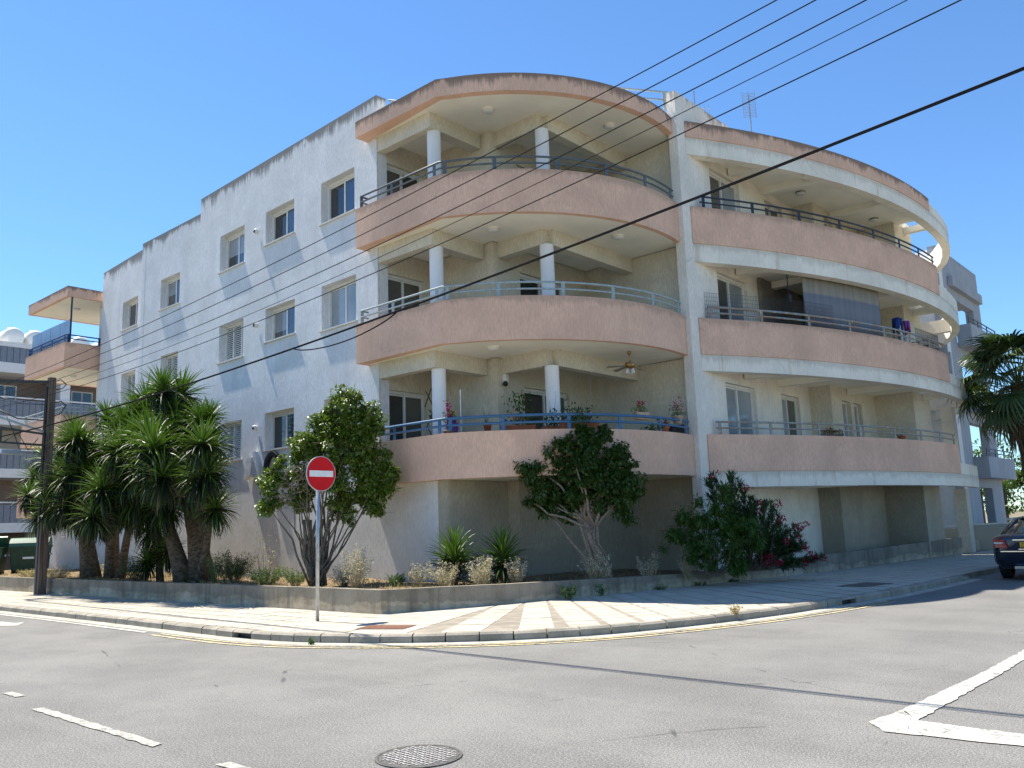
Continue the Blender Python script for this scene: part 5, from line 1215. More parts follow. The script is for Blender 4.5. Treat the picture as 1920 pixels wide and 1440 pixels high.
# waste containers
def container(lab, c, a, open_=False):
    t = thing('waste_container', lab, 'waste container', (0, 0, 0), 'green waste containers')
    mb = MB(); mb.hexa([(-.6, -.42, .16), (.6, -.42, .16), (.6, .42, .16), (-.6, .42, .16), (-.69, -.52, 1.1), (.69, -.52, 1.1), (.69, .52, 1.1), (-.69, .52, 1.1)]); mb.build('bin_body', M['binbody'], t, bevel=.02)
    mb = MB(); mb.box((-.72, -.56, 1.06), (.72, .56, 1.12)); mb.build('rim', M['binbody'], t)
    if open_:
        mb = MB(); mb.hexa([(-.7, .5, 1.12), (.7, .5, 1.12), (.7, .56, 1.12), (-.7, .56, 1.12), (-.7, .1, 1.5), (.7, .1, 1.5), (.7, .15, 1.54), (-.7, .15, 1.54)]); mb.build('lid', M['binlid'], t)
    else:
        n = 8; P_ = [(.54*math.cos(math.pi*i/n), .34*math.sin(math.pi*i/n)+1.12) for i in range(n+1)]; mb = MB()
        mb.v = [(x, y, z) for x in (-.7, .7) for y, z in P_]; k = n+1; mb.f = [(i, i+1, k+i+1, k+i) for i in range(n)]+[tuple(range(k))[::-1], tuple(range(k, 2*k))]; mb.m = [0]*len(mb.f); mb.build('lid', M['binlid'], t)
    for s in (-1, 1):
        mb = MB(); mb.box((s*.72-.03, -.2, .75), (s*.72+.03, .2, .82)); mb.build('lift_lug', M['galv'], t)
        for v in (-.36, .36):
            mb = MB(); mb.lathe([(1e-3, -.03), (.1, -.03), (.1, .03), (1e-3, .03)], 12); mb.v = [(s*.5+y, v+x*0+z, .1+x) for x, y, z in mb.v]; mb.build('wheel', M['tyre'], t)
    mb = MB(); mb.box((-.2, -.5, .62), (.2, -.475, .7)); mb.v = [(x, y, z) for x, y, z in mb.v]; mb.build('sticker', M['signwhite'], t)
    t.location = c; t.rotation_euler = (0, 0, a); return t
container('green waste container with rounded lid half hidden by the utility pole', (-23.9, -.25, .40), R(62))
container('green waste container with open dark top at the left picture edge', (-24.3, -1.75, .40), R(60), True)
# illegible small notice on the wall
t = thing('wall_notice', 'small pale green notice board on the ground floor wall left of the yuccas', 'sign', (-26.3, 1.95, 2.1))
mb = MB(); mb.box((-26.75, 1.93, 1.83), (-25.95, 1.96, 2.42)); mb.build('board', M['signwhite'], t)
mb = MB()
for k in range(5): mb.box((-26.6+.06*(k % 2), 1.924, 1.92+.09*k), (-26.1, 1.929, 1.945+.09*k))
mb.box((-26.68, 1.924, 2.2), (-26.6, 1.929, 2.36)); mb.build('print', M['binlid'], t)
# raised letters on the long wall
def extr(name, poly, y0, y1, mat, t):
    mb = MB(); n = len(poly); mb.v = [(x, y0, z) for x, z in poly]+[(x, y1, z) for x, z in poly]
    mb.f = [tuple(range(n)), tuple(range(n, 2*n))[::-1]]+[(i, n+i, n+(i+1) % n, (i+1) % n) for i in range(n)]; mb.m = [0]*len(mb.f); mb.build(name, M[mat], t)
t = thing('wall_letter', 'wall-coloured raised letter like a broad A next to the dark C', 'letter', (-8.8, .55, 3.6), 'raised letters on the long wall')
extr('stroke', [(-9.16, 3.30), (-8.78, 3.42), (-8.72, 3.95), (-8.98, 3.93)], .42, .59, 'white', t)
extr('stroke', [(-8.74, 3.38), (-8.30, 3.22), (-8.62, 4.12), (-8.76, 4.12)], .46, .59, 'white', t)
t = thing('wall_letter', 'dark raised letter C half covered by the tree', 'letter', (-8, .55, 3.5), 'raised letters on the long wall')
pc = [(-7.72, 3.50)]; 
O_ = [(-7.70+.42*math.cos(a), 3.52+.52*math.sin(a)) for a in np.linspace(R(52), R(308), 18)]; I_ = [(-7.70+.29*math.cos(a), 3.52+.40*math.sin(a)) for a in np.linspace(R(308), R(52), 18)]
mb = MB(); o_ = [(x, z) for x, z in O_]; i_ = I_[::-1]
for k in range(17): mb.hexa([(O_[k][0], .44, O_[k][1]), (i_[k][0], .44, i_[k][1]), (i_[k+1][0], .44, i_[k+1][1]), (O_[k+1][0], .44, O_[k+1][1]), (O_[k][0], .58, O_[k][1]), (i_[k][0], .58, i_[k][1]), (i_[k+1][0], .58, i_[k+1][1]), (O_[k+1][0], .58, O_[k+1][1])])
mb.build('letter_body', M['black'], t)
# wall floodlights
for c, lab in (((-8.85, .6, 11.1), 'round outdoor wall lamp beside the upper middle window'), ((-8.8, .6, 8.05), 'round outdoor wall lamp beside the middle window row'), ((-8.75, .6, 4.85), 'small white wall lamp below the lower shadow streak')):
    t = thing('wall_lamp', lab, 'lamp', c); mb = MB(); mb.lathe([(1e-3, 0), (.07, 0), (.085, .05), (.07, .1), (1e-3, .11)], 14); mb.v = [(c[0]+x*.9, c[1]-.02-z, c[2]+y) for x, y, z in mb.v]; mb.build('lamp_body', M['lamp'], t, smooth=True)
    mb = MB(); mb.lathe([(1e-3, 0), (.055, .0), (1e-3, .02)], 12); mb.v = [(c[0]+x+.01, c[1]-.135-z, c[2]-.01+y) for x, y, z in mb.v]; mb.build('lamp_glass', M['darkgrey'], t)
for (x, y, z), lab in [((.44, 1.4, 12.115), 'left ceiling light under the roof of the corner balcony'), ((2.12, 4.35, 12.115), 'right ceiling light under the roof of the corner balcony'), ((.35, 1.57, 9.015), 'left ceiling light of the middle corner balcony'), ((2.18, 4.38, 9.015), 'right ceiling light of the middle corner balcony'), ((.51, 1.26, 5.915), 'single ceiling light of the lowest corner balcony'),
                       ((4.0, 12.2, 11.87), 'ceiling light in the first bay of the top side balcony'), ((4.8, 16.6, 11.87), 'ceiling light in the second bay of the top side balcony'), ((3.7, 7.9, 11.87), 'ceiling light nearest the fin wall in the top side balcony'), ((-25.6, 1.7, 12.115), 'ceiling light under the far end canopy'), ((-25.6, 1.7, 9.015), 'ceiling light under the far end middle balcony')]:
    t = thing('ceiling_light', lab, 'ceiling light', (x, y, z), 'round ceiling lights of the balconies')
    mb = MB(); mb.lathe([(.15, 0), (.15, -.03)], 20, (x, y, z)); mb.build('light_base', M['darkgrey'] if x > 3.5 else M['soffit'], t, smooth=True)
    mb = MB(); mb.lathe([(.145, -.03), (.14, -.06), (.1, -.09), (1e-3, -.10)], 20, (x, y, z)); mb.build('light_cover', M['lamp'], t, smooth=True)
# ceiling fan
c = (2.31, 4.38, 5.91); t = thing('ceiling_fan', 'ceiling fan with lamp cluster above the lowest corner balcony', 'ceiling fan', c)
mb = MB(); mb.tube([c, (c[0], c[1], c[2]-.28)], .014, 8); mb.lathe([(1e-3, 0), (.06, -.01), (.04, -.06), (.015, -.08)], 14, c); mb.build('rod', M['brass'], t, smooth=True)
mb = MB(); mb.lathe([(1e-3, -.26), (.11, -.28), (.14, -.34), (.12, -.40), (.05, -.43), (1e-3, -.44)], 18, c); mb.build('motor', M['brass'], t, smooth=True)
for k in range(5):
    a = k*2*math.pi/5+.35; dx, dy = math.cos(a), math.sin(a); mb = MB()
    P_ = lambda r, s, z: (c[0]+dx*r-dy*s, c[1]+dy*r+dx*s, c[2]+z)
    mb.hexa([P_(.14, -.035, -.385), P_(.62, -.065, -.42), P_(.62, .065, -.39), P_(.14, .035, -.365), P_(.14, -.035, -.375), P_(.62, -.065, -.41), P_(.62, .065, -.38), P_(.14, .035, -.355)]); mb.build('blade', M['fanwood'], t)
for k in range(3):
    a = k*2.09; mb = MB(); mb.lathe([(.02, 0), (.035, -.03), (.06, -.12)], 12, (c[0]+.08*math.cos(a), c[1]+.08*math.sin(a), c[2]-.44)); mb.build('lamp_shade', M['lamp'], t, smooth=True)
c = (-.35+.36, 2.43, 5.3)
c = (-.31, 2.62, 5.36); t = thing('security_camera', 'white security camera with black lens on the balcony wall corner', 'camera', c)
mb = MB(); mb.box((-.34, 2.46, 5.22), (-.22, 2.60, 5.50)); mb.build('camera_body', M['signwhite'], t, bevel=.03); mb = MB(); mb.ball((-.23, 2.47, 5.24), .07, 12, 8); mb.build('lens', M['black'], t, smooth=True)
# ---- flower pots on the lowest corner balcony
def pot(mb, c, r0, r1, h): mb.lathe([(1e-3, 0), (r0, 0), (r1, h), (r1*1.08, h), (r1*1.08, h-.03), (r1*.9, h-.02), (1e-3, h-.03)], 16, c)
def potted(name, lab, c, potk, pm, fol, fl, nleaf=120, nfl=30, spread=.2, hgt=.25, stems=True, seed=3):
    rg = np.random.default_rng(seed); t = thing(name, lab, 'potted plant', c, 'potted plants on the lowest corner balcony')
    mb = MB()
    if potk[0] == 'round': pot(mb, c, potk[1]*.7, potk[1], potk[2]); top = c[2]+potk[2]
    else:
        w_, d_, h_ = potk[1:4]; a = potk[4]; ca, sa = math.cos(a), math.sin(a); P_ = lambda u, v, z: (c[0]+u*ca-v*sa, c[1]+u*sa+v*ca, c[2]+z)
        mb.hexa([P_(-w_*.92, -d_*.8, 0), P_(w_*.92, -d_*.8, 0), P_(w_*.92, d_*.8, 0), P_(-w_*.92, d_*.8, 0), P_(-w_, -d_, h_), P_(w_, -d_, h_), P_(w_, d_, h_), P_(-w_, d_, h_)]); top = c[2]+h_
    mb.build('pot', M[pm], t, smooth=(potk[0] == 'round'))
    cx = np.array([c[0], c[1], top]); sp = np.array([spread, spread, hgt])
    if potk[0] != 'round': sp = np.array([abs(math.cos(potk[4]))*potk[1]+.08, abs(math.sin(potk[4]))*potk[1]+.08, hgt])
    if fol:
        q = sph(nleaf); P_ = cx+np.abs(RNG.normal(size=(nleaf, 3)))*np.array([0, 0, 1])*sp*.55+RNG.uniform(-1, 1, (nleaf, 3))*sp*np.array([.8, .8, .1])
        V, T = leaf_quads(P_, unit(q+np.array([0, 0, .4])), sph(nleaf), .07+.05*RNG.random(nleaf), .045, .2); np_mesh('foliage', V, T, M[fol], t, kind='stuff', local=False)
    if fl:
        P_ = cx+RNG.normal(size=(nfl, 3))*sp*.35+np.array([0, 0, hgt*1.0]); V, T = leaf_quads(P_, sph(nfl), sph(nfl), .055, .05, .2); np_mesh('flowers', V, T, M[fl], t, kind='stuff', local=False)
    if stems:
        mb = MB()
        for k in range(8): e = cx+RNG.normal(size=3)*sp*.5+np.array([0, 0, hgt*1.1]); mb.tube([tuple(cx), tuple(e)], [.006, .003], 4, False)
        mb.build('stems', M['twig'], t, kind='stuff')
    return t
F1 = 3.8
potted('orchid_pot', 'magenta orchid in a low bowl on the parapet corner', (.05, .13, F1+.0), ('round', .13, .06), 'iron', 'ficusdark', 'magenta', 14, 60, .12, .48, seed=4)
potted('terracotta_pot', 'small terracotta pot at the left end of the window boxes', (.52, .95, F1-.02), ('round', .09, .22), 'terracotta', 'weedgreen', None, 14, 0, .1, .18)
potted('flower_box', 'long terracotta box with red flowers left of the second column', (1.05, 1.42, F1-.02), ('box', .42, .11, .18, R(42)), 'terracotta', 'oleander', 'red', 26, 12, .3, .2, seed=6)
potted('terracotta_pot', 'dark leafed pot plant between the box and the second column', (1.5, 2.2, F1-.02), ('box', .28, .12, .16, R(50)), 'terracotta', 'ficusdark', None, 160, 0, .3, .35)
potted('flower_box', 'long terracotta box of big leaves right of the second column', (2.1, 2.42, F1-.05), ('box', .46, .13, .24, R(58)), 'terracotta', 'oleander', None, 260, 0, .35, .32)
potted('flower_pot', 'pale box of pink geraniums hanging on the blue rail', (2.85, 3.9, F1+.28), ('box', .2, .1, .17, R(75)), 'potpale', 'weedgreen', 'pink', 40, 34, .15, .2)
potted('terracotta_pot', 'terracotta pot with a red plant at the foot of the rail', (2.95, 4.75, F1-.02), ('round', .14, .16), 'terracotta', 'ficusdark', 'red', 40, 24, .18, .14)
potted('flower_pot', 'pale pot of dark pink geraniums at the fin wall end of the rail', (3.0, 5.35, F1+.27), ('round', .14, .18), 'potpale', 'weedgreen', 'magenta', 60, 40, .2, .25)
potted('flower_pot', 'low spreading plant on the balcony ledge between the geraniums', (2.9, 4.3, F1-.02), ('round', .1, .06), 'iron', 'ficusdark', None, 50, 0, .3, .12)
t = thing('tall_pot_plant', 'climbing dark plant on a cane in front of the sliding door', 'potted plant', (.35, 2.4, 3.06)); 
mb = MB(); pot(mb, (.35, 2.4, 3.06), .13, .18, .3); mb.build('pot', M['terracotta'], t, smooth=True)
n = 420; P_ = np.array([.35, 2.4, 3.4])+RNG.normal(size=(n, 3))*np.array([.16, .16, .0])+np.array([0, 0, 1.])*RNG.random((n, 1))*1.5; V, T = leaf_quads(P_, unit(sph(n)+np.array([0, 0, -.3])), sph(n), .1, .055, .2); np_mesh('foliage', V, T, M['ficusdark'], t, kind='stuff', local=False)
mb = MB(); mb.tube([(.35, 2.4, 3.3), (.37, 2.4, 5.0)], .01, 5); mb.build('cane', M['twigpale'], t)
# plant rack with trellis by the left door
c = (-1.55, 1.55, 3.06); t = thing('plant_rack', 'wire plant rack with a crossed trellis beside the left balcony door', 'rack', c)
mb = MB()
for x in (-1.9, -1.2):
    for y in (1.35, 1.7): mb.bar((x, y, 3.06), (x, y, 4.3), .02)
mb.build('frame', M['galv'], t)
for z in (3.45, 4.12): mb = MB(); mb.box((-1.9, 1.35, z), (-1.2, 1.7, z+.015)); mb.build('shelf', M['galv'], t)
mb = MB()
for a, b in (((-1.95, 4.2), (-1.35, 5.15)), ((-1.35, 4.2), (-1.95, 5.15)), ((-1.9, 3.3), (-1.3, 4.2)), ((-1.3, 3.3), (-1.9, 4.2)), ((-2.0, 4.75), (-1.75, 5.2)), ((-1.5, 4.2), (-1.15, 4.75))): mb.bar((a[0], 1.3, a[1]), (b[0], 1.3, b[1]), .022)
mb.build('trellis', M['darkgrey'], t)
potted('flower_pot', 'pale pot of dark foliage on the upper rack shelf', (-1.72, 1.5, 4.14), ('round', .13, .22), 'potpale', 'ficusdark', None, 120, 0, .2, .3)
potted('flower_pot', 'purple planter of yellow and orange flowers on the upper rack shelf', (-1.32, 1.5, 4.14), ('box', .17, .1, .2, 0), 'potpurple', 'oleander', 'yellowf', 50, 40, .2, .16)
potted('terracotta_pot', 'terracotta pot on the lower rack shelf', (-1.65, 1.5, 3.47), ('round', .14, .2), 'terracotta', 'weedgreen', None, 40, 0, .15, .2)
# mop handle and blue bucket behind the orchid, drying rack etc.
mb = MB(); mb.tube([(-.35, .95, 3.1), (-.33, .93, 4.95)], .014, 6); tag(mb.build('mop', M['signwhite']), 'white mop handle standing beside the first column', 'mop')
mb = MB(); mb.lathe([(.09, 3.75), (.11, 4.05)], 14, (.0, .35, 0)); mb.lathe([(1e-3, 3.75), (.09, 3.75)], 14, (0, .35, 0)); tag(mb.build('bucket', M['potpurple'], smooth=True), 'blue-violet bucket behind the orchid', 'bucket')
mb = MB(); mb.hexa([(2.5, 5.3, 3.1), (2.85, 5.3, 3.1), (2.85, 5.9, 3.1), (2.5, 5.9, 3.1), (2.5, 5.3, 4.0), (2.88, 5.3, 4.0), (2.88, 5.9, 4.1), (2.5, 5.9, 4.1)]); tag(mb.build('storage_box', M['black'], bevel=.02), 'black box behind the rail at the fin wall', 'box')
mb = MB(); mb.lathe([(.05, 0), (.055, .13), (1e-3, .13)], 12, (2.55, 3.35, 3.81)); tag(mb.build('tin_can', M['galv'], smooth=True), 'silver tin on the parapet beside the tree top', 'can')
# ---- side balcony of the middle floor: fencing mesh, awning, lantern, ladder, bicycles
t = thing('wire_mesh_fence', 'wire mesh fence panel fixed inside the middle side balcony', 'fence', (3.5, 7, 6.3))
mesh_c = offset_curve(RARC, .16)[1:]
def frac_pts(path, a, b, n):
    acc = [0]
    for i in range(1, len(path)): acc.append(acc[-1]+math.dist(path[i], path[i-1]))
    out = []
    for k in range(n+1):
        s = acc[-1]*(a+(b-a)*k/n); i = min(max(j for j in range(len(acc)) if acc[j] <= s+1e-9), len(path)-2); u = (s-acc[i])/(acc[i+1]-acc[i])
        out.append((path[i][0]+(path[i+1][0]-path[i][0])*u, path[i][1]+(path[i+1][1]-path[i][1])*u))
    return out
mb = MB(); mp = frac_pts(mesh_c, .0, .40, 84); PPz = 6.3
for (x, y) in mp: mb.tube([(x, y, 6.4), (x, y, 7.72)], .0035, 3, False)
for z in np.arange(6.5, 7.75, .11): mb.tube([(x, y, z) for x, y in mp[::6]], .0035, 3, False)
mb.build('wire_grid', M['darkgrey'], t, kind='stuff')
t = thing('wire_mesh_fence', 'wire mesh panel at the far end of the middle side balcony', 'fence', (6, 16, 6.3))
mb = MB(); mp = frac_pts(mesh_c, .80, .985, 40)
for (x, y) in mp: mb.tube([(x, y, 6.4), (x, y, 7.6)], .005, 3, False)
for z in np.arange(6.5, 7.65, .15): mb.tube([(x, y, z) for x, y in mp[::4]], .005, 3, False)
mb.build('wire_grid', M['darkgrey'], t, kind='stuff')
ap = frac_pts(offset_curve(RARC, .33), .335, .645, 24)
mb = MB(); inn_ = offset_curve(ap, .02); wav = [(x+.012*math.sin(i*2.1), y) for i, (x, y) in enumerate(ap)]
mb.band(wav, offset_curve(wav, .015), 6.35, 8.6); tag(mb.build('sun_blind', M['awning'], smooth=True), 'hanging brown and grey fabric sun blind on the middle side balcony', 'blind')
mb = MB(); mb.box((3.21, 9.8, 6.2), (4.6, 9.9, 8.9)) if False else mb.box((3.21, 10.2, 6.2), (3.3, 13.3, 8.8)); mb.build('shade_panel', M['shadesheet'], B)  # dark sheet added over the wall as painted shade behind the blind
t = thing('hanging_lantern', 'black lantern hanging on a chain in the middle side balcony', 'lantern', (4.4, 9.6, 8.6))
mb = MB(); mb.tube([(4.4, 9.6, 8.8), (4.4, 9.6, 7.95)], .015, 5); mb.build('chain', M['black'], t)
mb = MB(); mb.lathe([(1e-3, 0), (.09, -.06), (.07, -.28), (1e-3, -.32)], 6, (4.4, 9.6, 7.97)); mb.build('lantern_body', M['black'], t)
t = thing('folding_ladder', 'small folding frame with clothes hung over it on the middle side balcony', 'drying rack', (5.7, 14.9, 6.3))
mb = MB(); mb.tube([(5.55, 14.4, 6.3), (5.65, 14.85, 7.75)], .018, 6); mb.tube([(5.75, 15.0, 6.3), (5.68, 14.9, 7.75)], .018, 6); mb.tube([(5.6, 15.35, 6.3), (5.65, 14.95, 7.7)], .018, 6); mb.build('frame', M['black'], t)
mb = MB(); mb.box((5.66, 14.98, 6.3), (5.75, 15.12, 7.6)); mb.build('white_board', M['signwhite'], t)
def cloth(nm, c, mat, lab, s):
    rg = np.random.default_rng(s); mb = MB()
    for k in range(9): a = rg.uniform(0, 6.28); r = .12; mb.tube([(c[0], c[1], c[2]), (c[0]+r*math.cos(a), c[1]+r*math.sin(a), c[2]-.02), (c[0]+r*1.15*math.cos(a), c[1]+r*1.15*math.sin(a), c[2]-rg.uniform(.25, .5))], [.03, .05, .04], 6)
    tag(mb.build(nm, M[mat], smooth=True), lab, 'cloth')
cloth('blue_garment', (5.68, 14.95, 7.85), 'blue_cloth', 'blue cloth hung over the folding frame', 1); cloth('purple_garment', (5.75, 15.45, 7.8), 'purple_cloth', 'purple cloth hung beside the blue one', 2)
def bike(name, lab, c, s, a):
    t = thing(name, lab, 'bicycle', (0, 0, 0), 'small bicycles on the middle side balcony')
    def ringt(cy, r, nm):
        mb = MB(); mb.tube([(0, cy+r*math.cos(k*math.pi/10), .3*s+r*math.sin(k*math.pi/10)) for k in range(21)], .02, 6); w_ = mb.build(nm, M['tyre'], t, smooth=True)
    ringt(-.45*s, .28*s, 'wheel'); ringt(.45*s, .28*s, 'wheel')
    mb = MB(); 
    for p, q in (((-.45, .3), (-.15, .75)), ((-.15, .75), (.35, .7)), ((.35, .7), (.45, .3)), ((-.15, .75), (.0, .3)), ((0, .3), (.35, .7)), ((0, .3), (-.45, .3)), ((.35, .7), (.32, .95))): mb.tube([(0, p[0]*s, p[1]*s), (0, q[0]*s, q[1]*s)], .018, 6)
    mb.build('frame', M['darkgrey'], t); mb = MB(); mb.tube([(-.25*s, .25*s, .98*s), (0, .32*s, .95*s), (.25*s, .25*s, .98*s)], .014, 6); mb.build('handlebar', M['black'], t)
    mb = MB(); mb.box((-.06*s, -.28*s, .78*s), (.06*s, -.05*s, .83*s)); mb.build('saddle', M['black'], t); t.location = c; t.rotation_euler = (0, 0, a)
bike('bicycle', 'small bicycle nearer the folding frame on the middle side balcony', (5.75, 16.2, 6.3), 1.0, R(-12)); bike('bicycle', 'small bicycle at the far end of the middle side balcony', (5.8, 17.1, 6.3), 1.0, R(-5))
potted('terracotta_pot', 'small terracotta pot behind the lowest side balcony rail', (5.75, 13.9, 3.83), ('round', .12, .13), 'terracotta', 'weedgreen', None, 10, 0, .1, .06)
potted('flower_pot', 'small reddish plants on the lowest side balcony parapet', (4.95, 10.35, 3.83), ('box', .4, .08, .07, R(62)), 'iron', 'ficusdark', 'red', 60, 20, .3, .08)
# ---- antennas
t = thing('tv_antenna', 'grid television antenna on a mast above the side balcony roof', 'antenna', (-.05, 17.96, 12.4))
mb = MB(); mb.tube([(-.05, 17.96, 12.4), (-.05, 17.96, 18.9)], .035, 6); mb.build('mast', M['galv'], t)
ax, ay = H0[0], H0[1]
mb = MB()
for k in range(16): z = 17.95+k*.07; mb.bar((-.05-.26*ax, 17.96-.26*ay, z), (-.05+.26*ax, 17.96+.26*ay, z), .012)
for s in (-.26, 0, .26): mb.bar((-.05+s*ax, 17.96+s*ay, 17.9), (-.05+s*ax, 17.96+s*ay, 19.1), .016)
mb.build('reflector_grid', M['galv'], t, kind='stuff')
mb = MB(); mb.tube([(-.05, 17.96, 17.0), (-.05+.95*ax, 17.96+.95*ay, 16.85)], .02, 5)
for k in range(5): s = .25+.17*k; mb.tube([(-.05+s*ax, 17.96+s*ay, 16.95-.03*k-.22), (-.05+s*ax, 17.96+s*ay, 16.95-.03*k+.22)], .01, 4)
mb.build('yagi_arm', M['galv'], t)
t = thing('tv_antenna', 'thin television antenna mast just behind the fin wall top', 'antenna', (-.3, 13.75, 12.4))
mb = MB(); mb.tube([(-.3, 13.75, 12.4), (-.3, 13.75, 17.6)], .03, 6); mb.build('mast', M['galv'], t)
mb = MB()
for k in range(7): s = -.5+.17*k; mb.tube([(-.3+s*ax, 13.75+s*ay, 16.6), (-.3+s*ax, 13.75+s*ay, 17.3-.04*k)], .008, 4)
mb.tube([(-.3-.55*ax, 13.75-.55*ay, 17.0), (-.3+.6*ax, 13.75+.6*ay, 16.85)], .012, 4); mb.build('yagi_arm', M['galv'], t)
# ================================================================== PARKED CAR
t = thing('parked_car', 'dark blue saloon car parked at the right kerb, seen from behind', 'car', (0, 0, 0))
def loft(secs, closed_ends=True):
    mb = MB(); n = len(secs[0]); 
    for s in secs: mb.v += s
    for i in range(len(secs)-1):
        for k in range(n-1): mb.f.append((i*n+k, i*n+k+1, (i+1)*n+k+1, (i+1)*n+k))
    mb.f += [tuple(range(n))[::-1], tuple((len(secs)-1)*n+k for k in range(n))]; mb.m = [0]*len(mb.f); return mb
def sec(y, w_, zb, zs, zc, zm=.62):
    half = [(0, zb), (w_*.82, zb), (w_*.95, zb+.10), (w_, zm-.18), (w_*1.0, zm), (w_*.985, zs-.12), (w_*.93, zs-.02), (w_*.8, zs+.02), (w_*.4, zc), (0, zc+.01)]
    return [(x, y, z) for x, z in half]+[(-x, y, z) for x, z in half[-2:0:-1]]+[(0, y, zb)]
secs = [sec(0, .70, .42, .92, .95, .66), sec(.04, .80, .34, .97, 1.0, .66), sec(.14, .865, .27, 1.0, 1.05), sec(.35, .90, .24, 1.02, 1.07), sec(.8, .925, .22, 1.03, 1.07), sec(1.6, .93, .2, 1.0, 1.03), sec(2.8, .93, .2, .97, 1.0), sec(3.5, .925, .2, .95, 1.0), sec(4.1, .91, .22, .88, .94), sec(4.5, .86, .25, .80, .84), sec(4.75, .76, .3, .72, .75), sec(4.86, .62, .38, .64, .66)]
bd = loft(secs).build('body', M['car'], t, smooth='auto', local=True)
def gsec(y, w_, z0, z1, wt): return [(-w_, y, z0), (-wt, y, z1-.03), (-wt*.8, y, z1), (wt*.8, y, z1), (wt, y, z1-.03), (w_, y, z0)]
gs = [gsec(.72, .78, .98, 1.075, .72), gsec(1.45, .80, .98, 1.40, .60), gsec(1.7, .81, .98, 1.445, .58), gsec(2.4, .82, .97, 1.47, .58), gsec(2.9, .82, .97, 1.44, .60), gsec(3.75, .80, .93, 1.0, .70)]
loft(gs).build('window_glass', M['carglass'], t, smooth='auto', local=True)
rs = [[(-.56, 1.42, 1.395), (.56, 1.42, 1.395), (.56, 1.42, 1.40), (-.56, 1.42, 1.40)], ]
mb = MB(); P_ = [(1.40, .585, 1.40), (1.7, .585, 1.458), (2.4, .59, 1.482), (2.92, .60, 1.45)]
for y, w_, z in P_: mb.v += [(-w_, y, z-.05), (-w_*.75, y, z), (w_*.75, y, z), (w_, y, z-.05)]
for i in range(3):
    for k in range(3): mb.f.append((i*4+k, (i+1)*4+k, (i+1)*4+k+1, i*4+k+1)); mb.m.append(0)
mb.build('roof', M['car'], t, smooth=True, local=True)
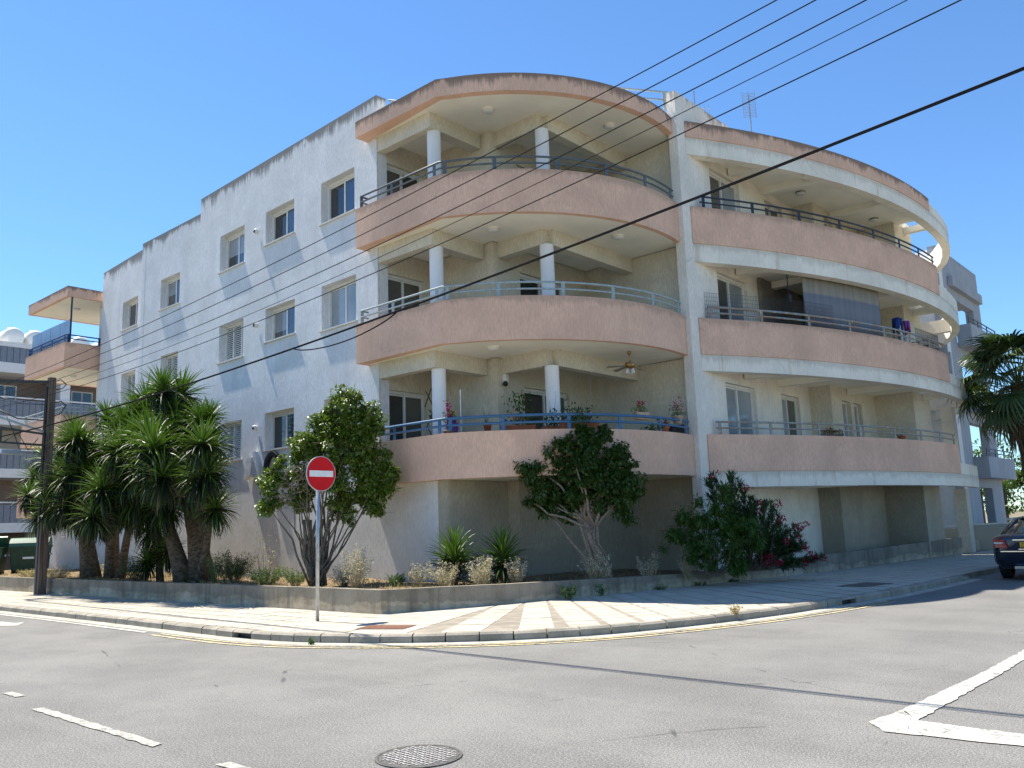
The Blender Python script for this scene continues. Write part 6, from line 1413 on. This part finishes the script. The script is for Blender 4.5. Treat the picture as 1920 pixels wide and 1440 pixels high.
for s in (-1, 1):
    mb = MB(); mb.bar((s*.79, .78, 1.03), (s*.615, 1.45, 1.385), .10, .04, up=(s*.3, -.5, .8)); mb.bar((s*.615, 1.45, 1.385), (s*.60, 2.9, 1.42), .05); mb.bar((s*.60, 2.9, 1.42), (s*.80, 3.75, .97), .07, .05); mb.bar((s*.83, 2.2, .98), (s*.60, 2.15, 1.44), .07, .03); mb.build('pillar', M['car'], t, local=True)
    mb = MB(); mb.hexa([(s*.50, -.05, .74), (s*.80, -.012, .74), (s*.905, .30, .76), (s*.6, .30, .76), (s*.57, -.04, .93), (s*.82, .0, .95), (s*.905, .36, .97), (s*.6, .3, .97)]); L_ = mb.build('taillight', M['taillight'], t, local=True, bevel=.015)
    mb = MB(); mb.hexa([(s*.60, -.055, .845), (s*.80, -.02, .845), (s*.80, .05, .845), (s*.6, .05, .845), (s*.61, -.052, .875), (s*.805, -.016, .875), (s*.80, .05, .875), (s*.6, .05, .875)]); mb.build('reverse_lamp', M['lamp'], L_, local=True)
    mb = MB(); mb.hexa([(s*.93, 3.1, 1.0), (s*1.08, 3.05, 1.0), (s*1.08, 3.2, 1.0), (s*.93, 3.25, 1.0), (s*.93, 3.1, 1.13), (s*1.06, 3.05, 1.13), (s*1.06, 3.2, 1.13), (s*.93, 3.25, 1.13)]); mb.build('wing_mirror', M['car'], t, local=True, bevel=.03)
    mb = MB(); mb.box((s*.35-.07, -.03, .27), (s*.35+.13, .1, .33)); mb.build('exhaust', M['chrome'], t, local=True)
    mb = MB(); mb.box((s*.55-.12, 4.7, .56), (s*.55+.14, 4.80, .68)); mb.build('headlight', M['lamp'], t, local=True)
    for y in (.98, 3.85):
        mb = MB(); pr = [(.22, -.1), (.30, -.11), (.325, -.08), (.325, .08), (.30, .11), (.22, .1)]; mb.lathe(pr, 28); mb.v = [(s*.82+z, y+x, .325+y_) for x, y_, z in mb.v]; w_ = mb.build('wheel', M['tyre'], t, smooth=True, local=True)
        mb = MB(); mb.lathe([(.22, .06), (.20, .04), (.05, .07), (1e-3, .07)], 24); mb.v = [(s*(.83+z), y+x, .325+y_) for x, y_, z in mb.v]; mb.build('rim', M['rim'], w_, smooth=True, local=True)
        mb = MB(); mb.lathe([(.345, -.05), (.36, .10), (1e-3, .02)], 24); mb.v = [(s*(.80+z), y+x, .33+y_) for x, y_, z in mb.v]; mb.build('wheel_arch', M['black'], t, local=True)
mb = MB(); mb.bar((-.86, .13, .665), (-.80, .035, .665), .012, .022); mb.bar((-.80, .035, .665), (-.68, -.008, .665), .012, .022); mb.bar((-.68, -.008, .665), (.68, -.008, .665), .012, .022); mb.bar((.68, -.008, .665), (.80, .035, .665), .012, .022); mb.bar((.80, .035, .665), (.86, .13, .665), .012, .022); mb.build('bumper_trim', M['chrome'], t, local=True)
mb = MB(); mb.bar((-.40, -.012, .925), (.40, -.012, .925), .02, .025); mb.bar((-.30, -.012, .775-.06), (.30, -.012, .775-.06), .02, .02); mb.build('boot_trim', M['chrome'], t, local=True)
mb = MB(); mb.box((-.26, -.022, .76), (.26, -.004, .87)); pl = mb.build('number_plate', M['plate'], t, local=True)
mb = MB(); mb.box((-.235, -.0255, .845), (-.185, -.0225, .855)); mb.box((-.235, -.0255, .775), (-.185, -.0225, .785)); mb.bar((-.19, -.024, .848), (-.23, -.024, .782), .012, .003, up=(0, 1, 0)); mb.build('plate_character', M['black'], pl, local=True)
mb = MB(); mb.tube([(.04*math.cos(k*math.pi/8), -.016, .97+.04*math.sin(k*math.pi/8)) for k in range(17)], .005, 5)
for k in range(3): a = math.pi/2+k*2.0944; mb.bar((0, -.018, .97), (.04*math.cos(a), -.018, .97+.04*math.sin(a)), .008)
mb.build('emblem', M['chrome'], t, local=True)
t.location = (9.78, 9.15, .005); t.rotation_euler = (0, 0, R(-1.5))
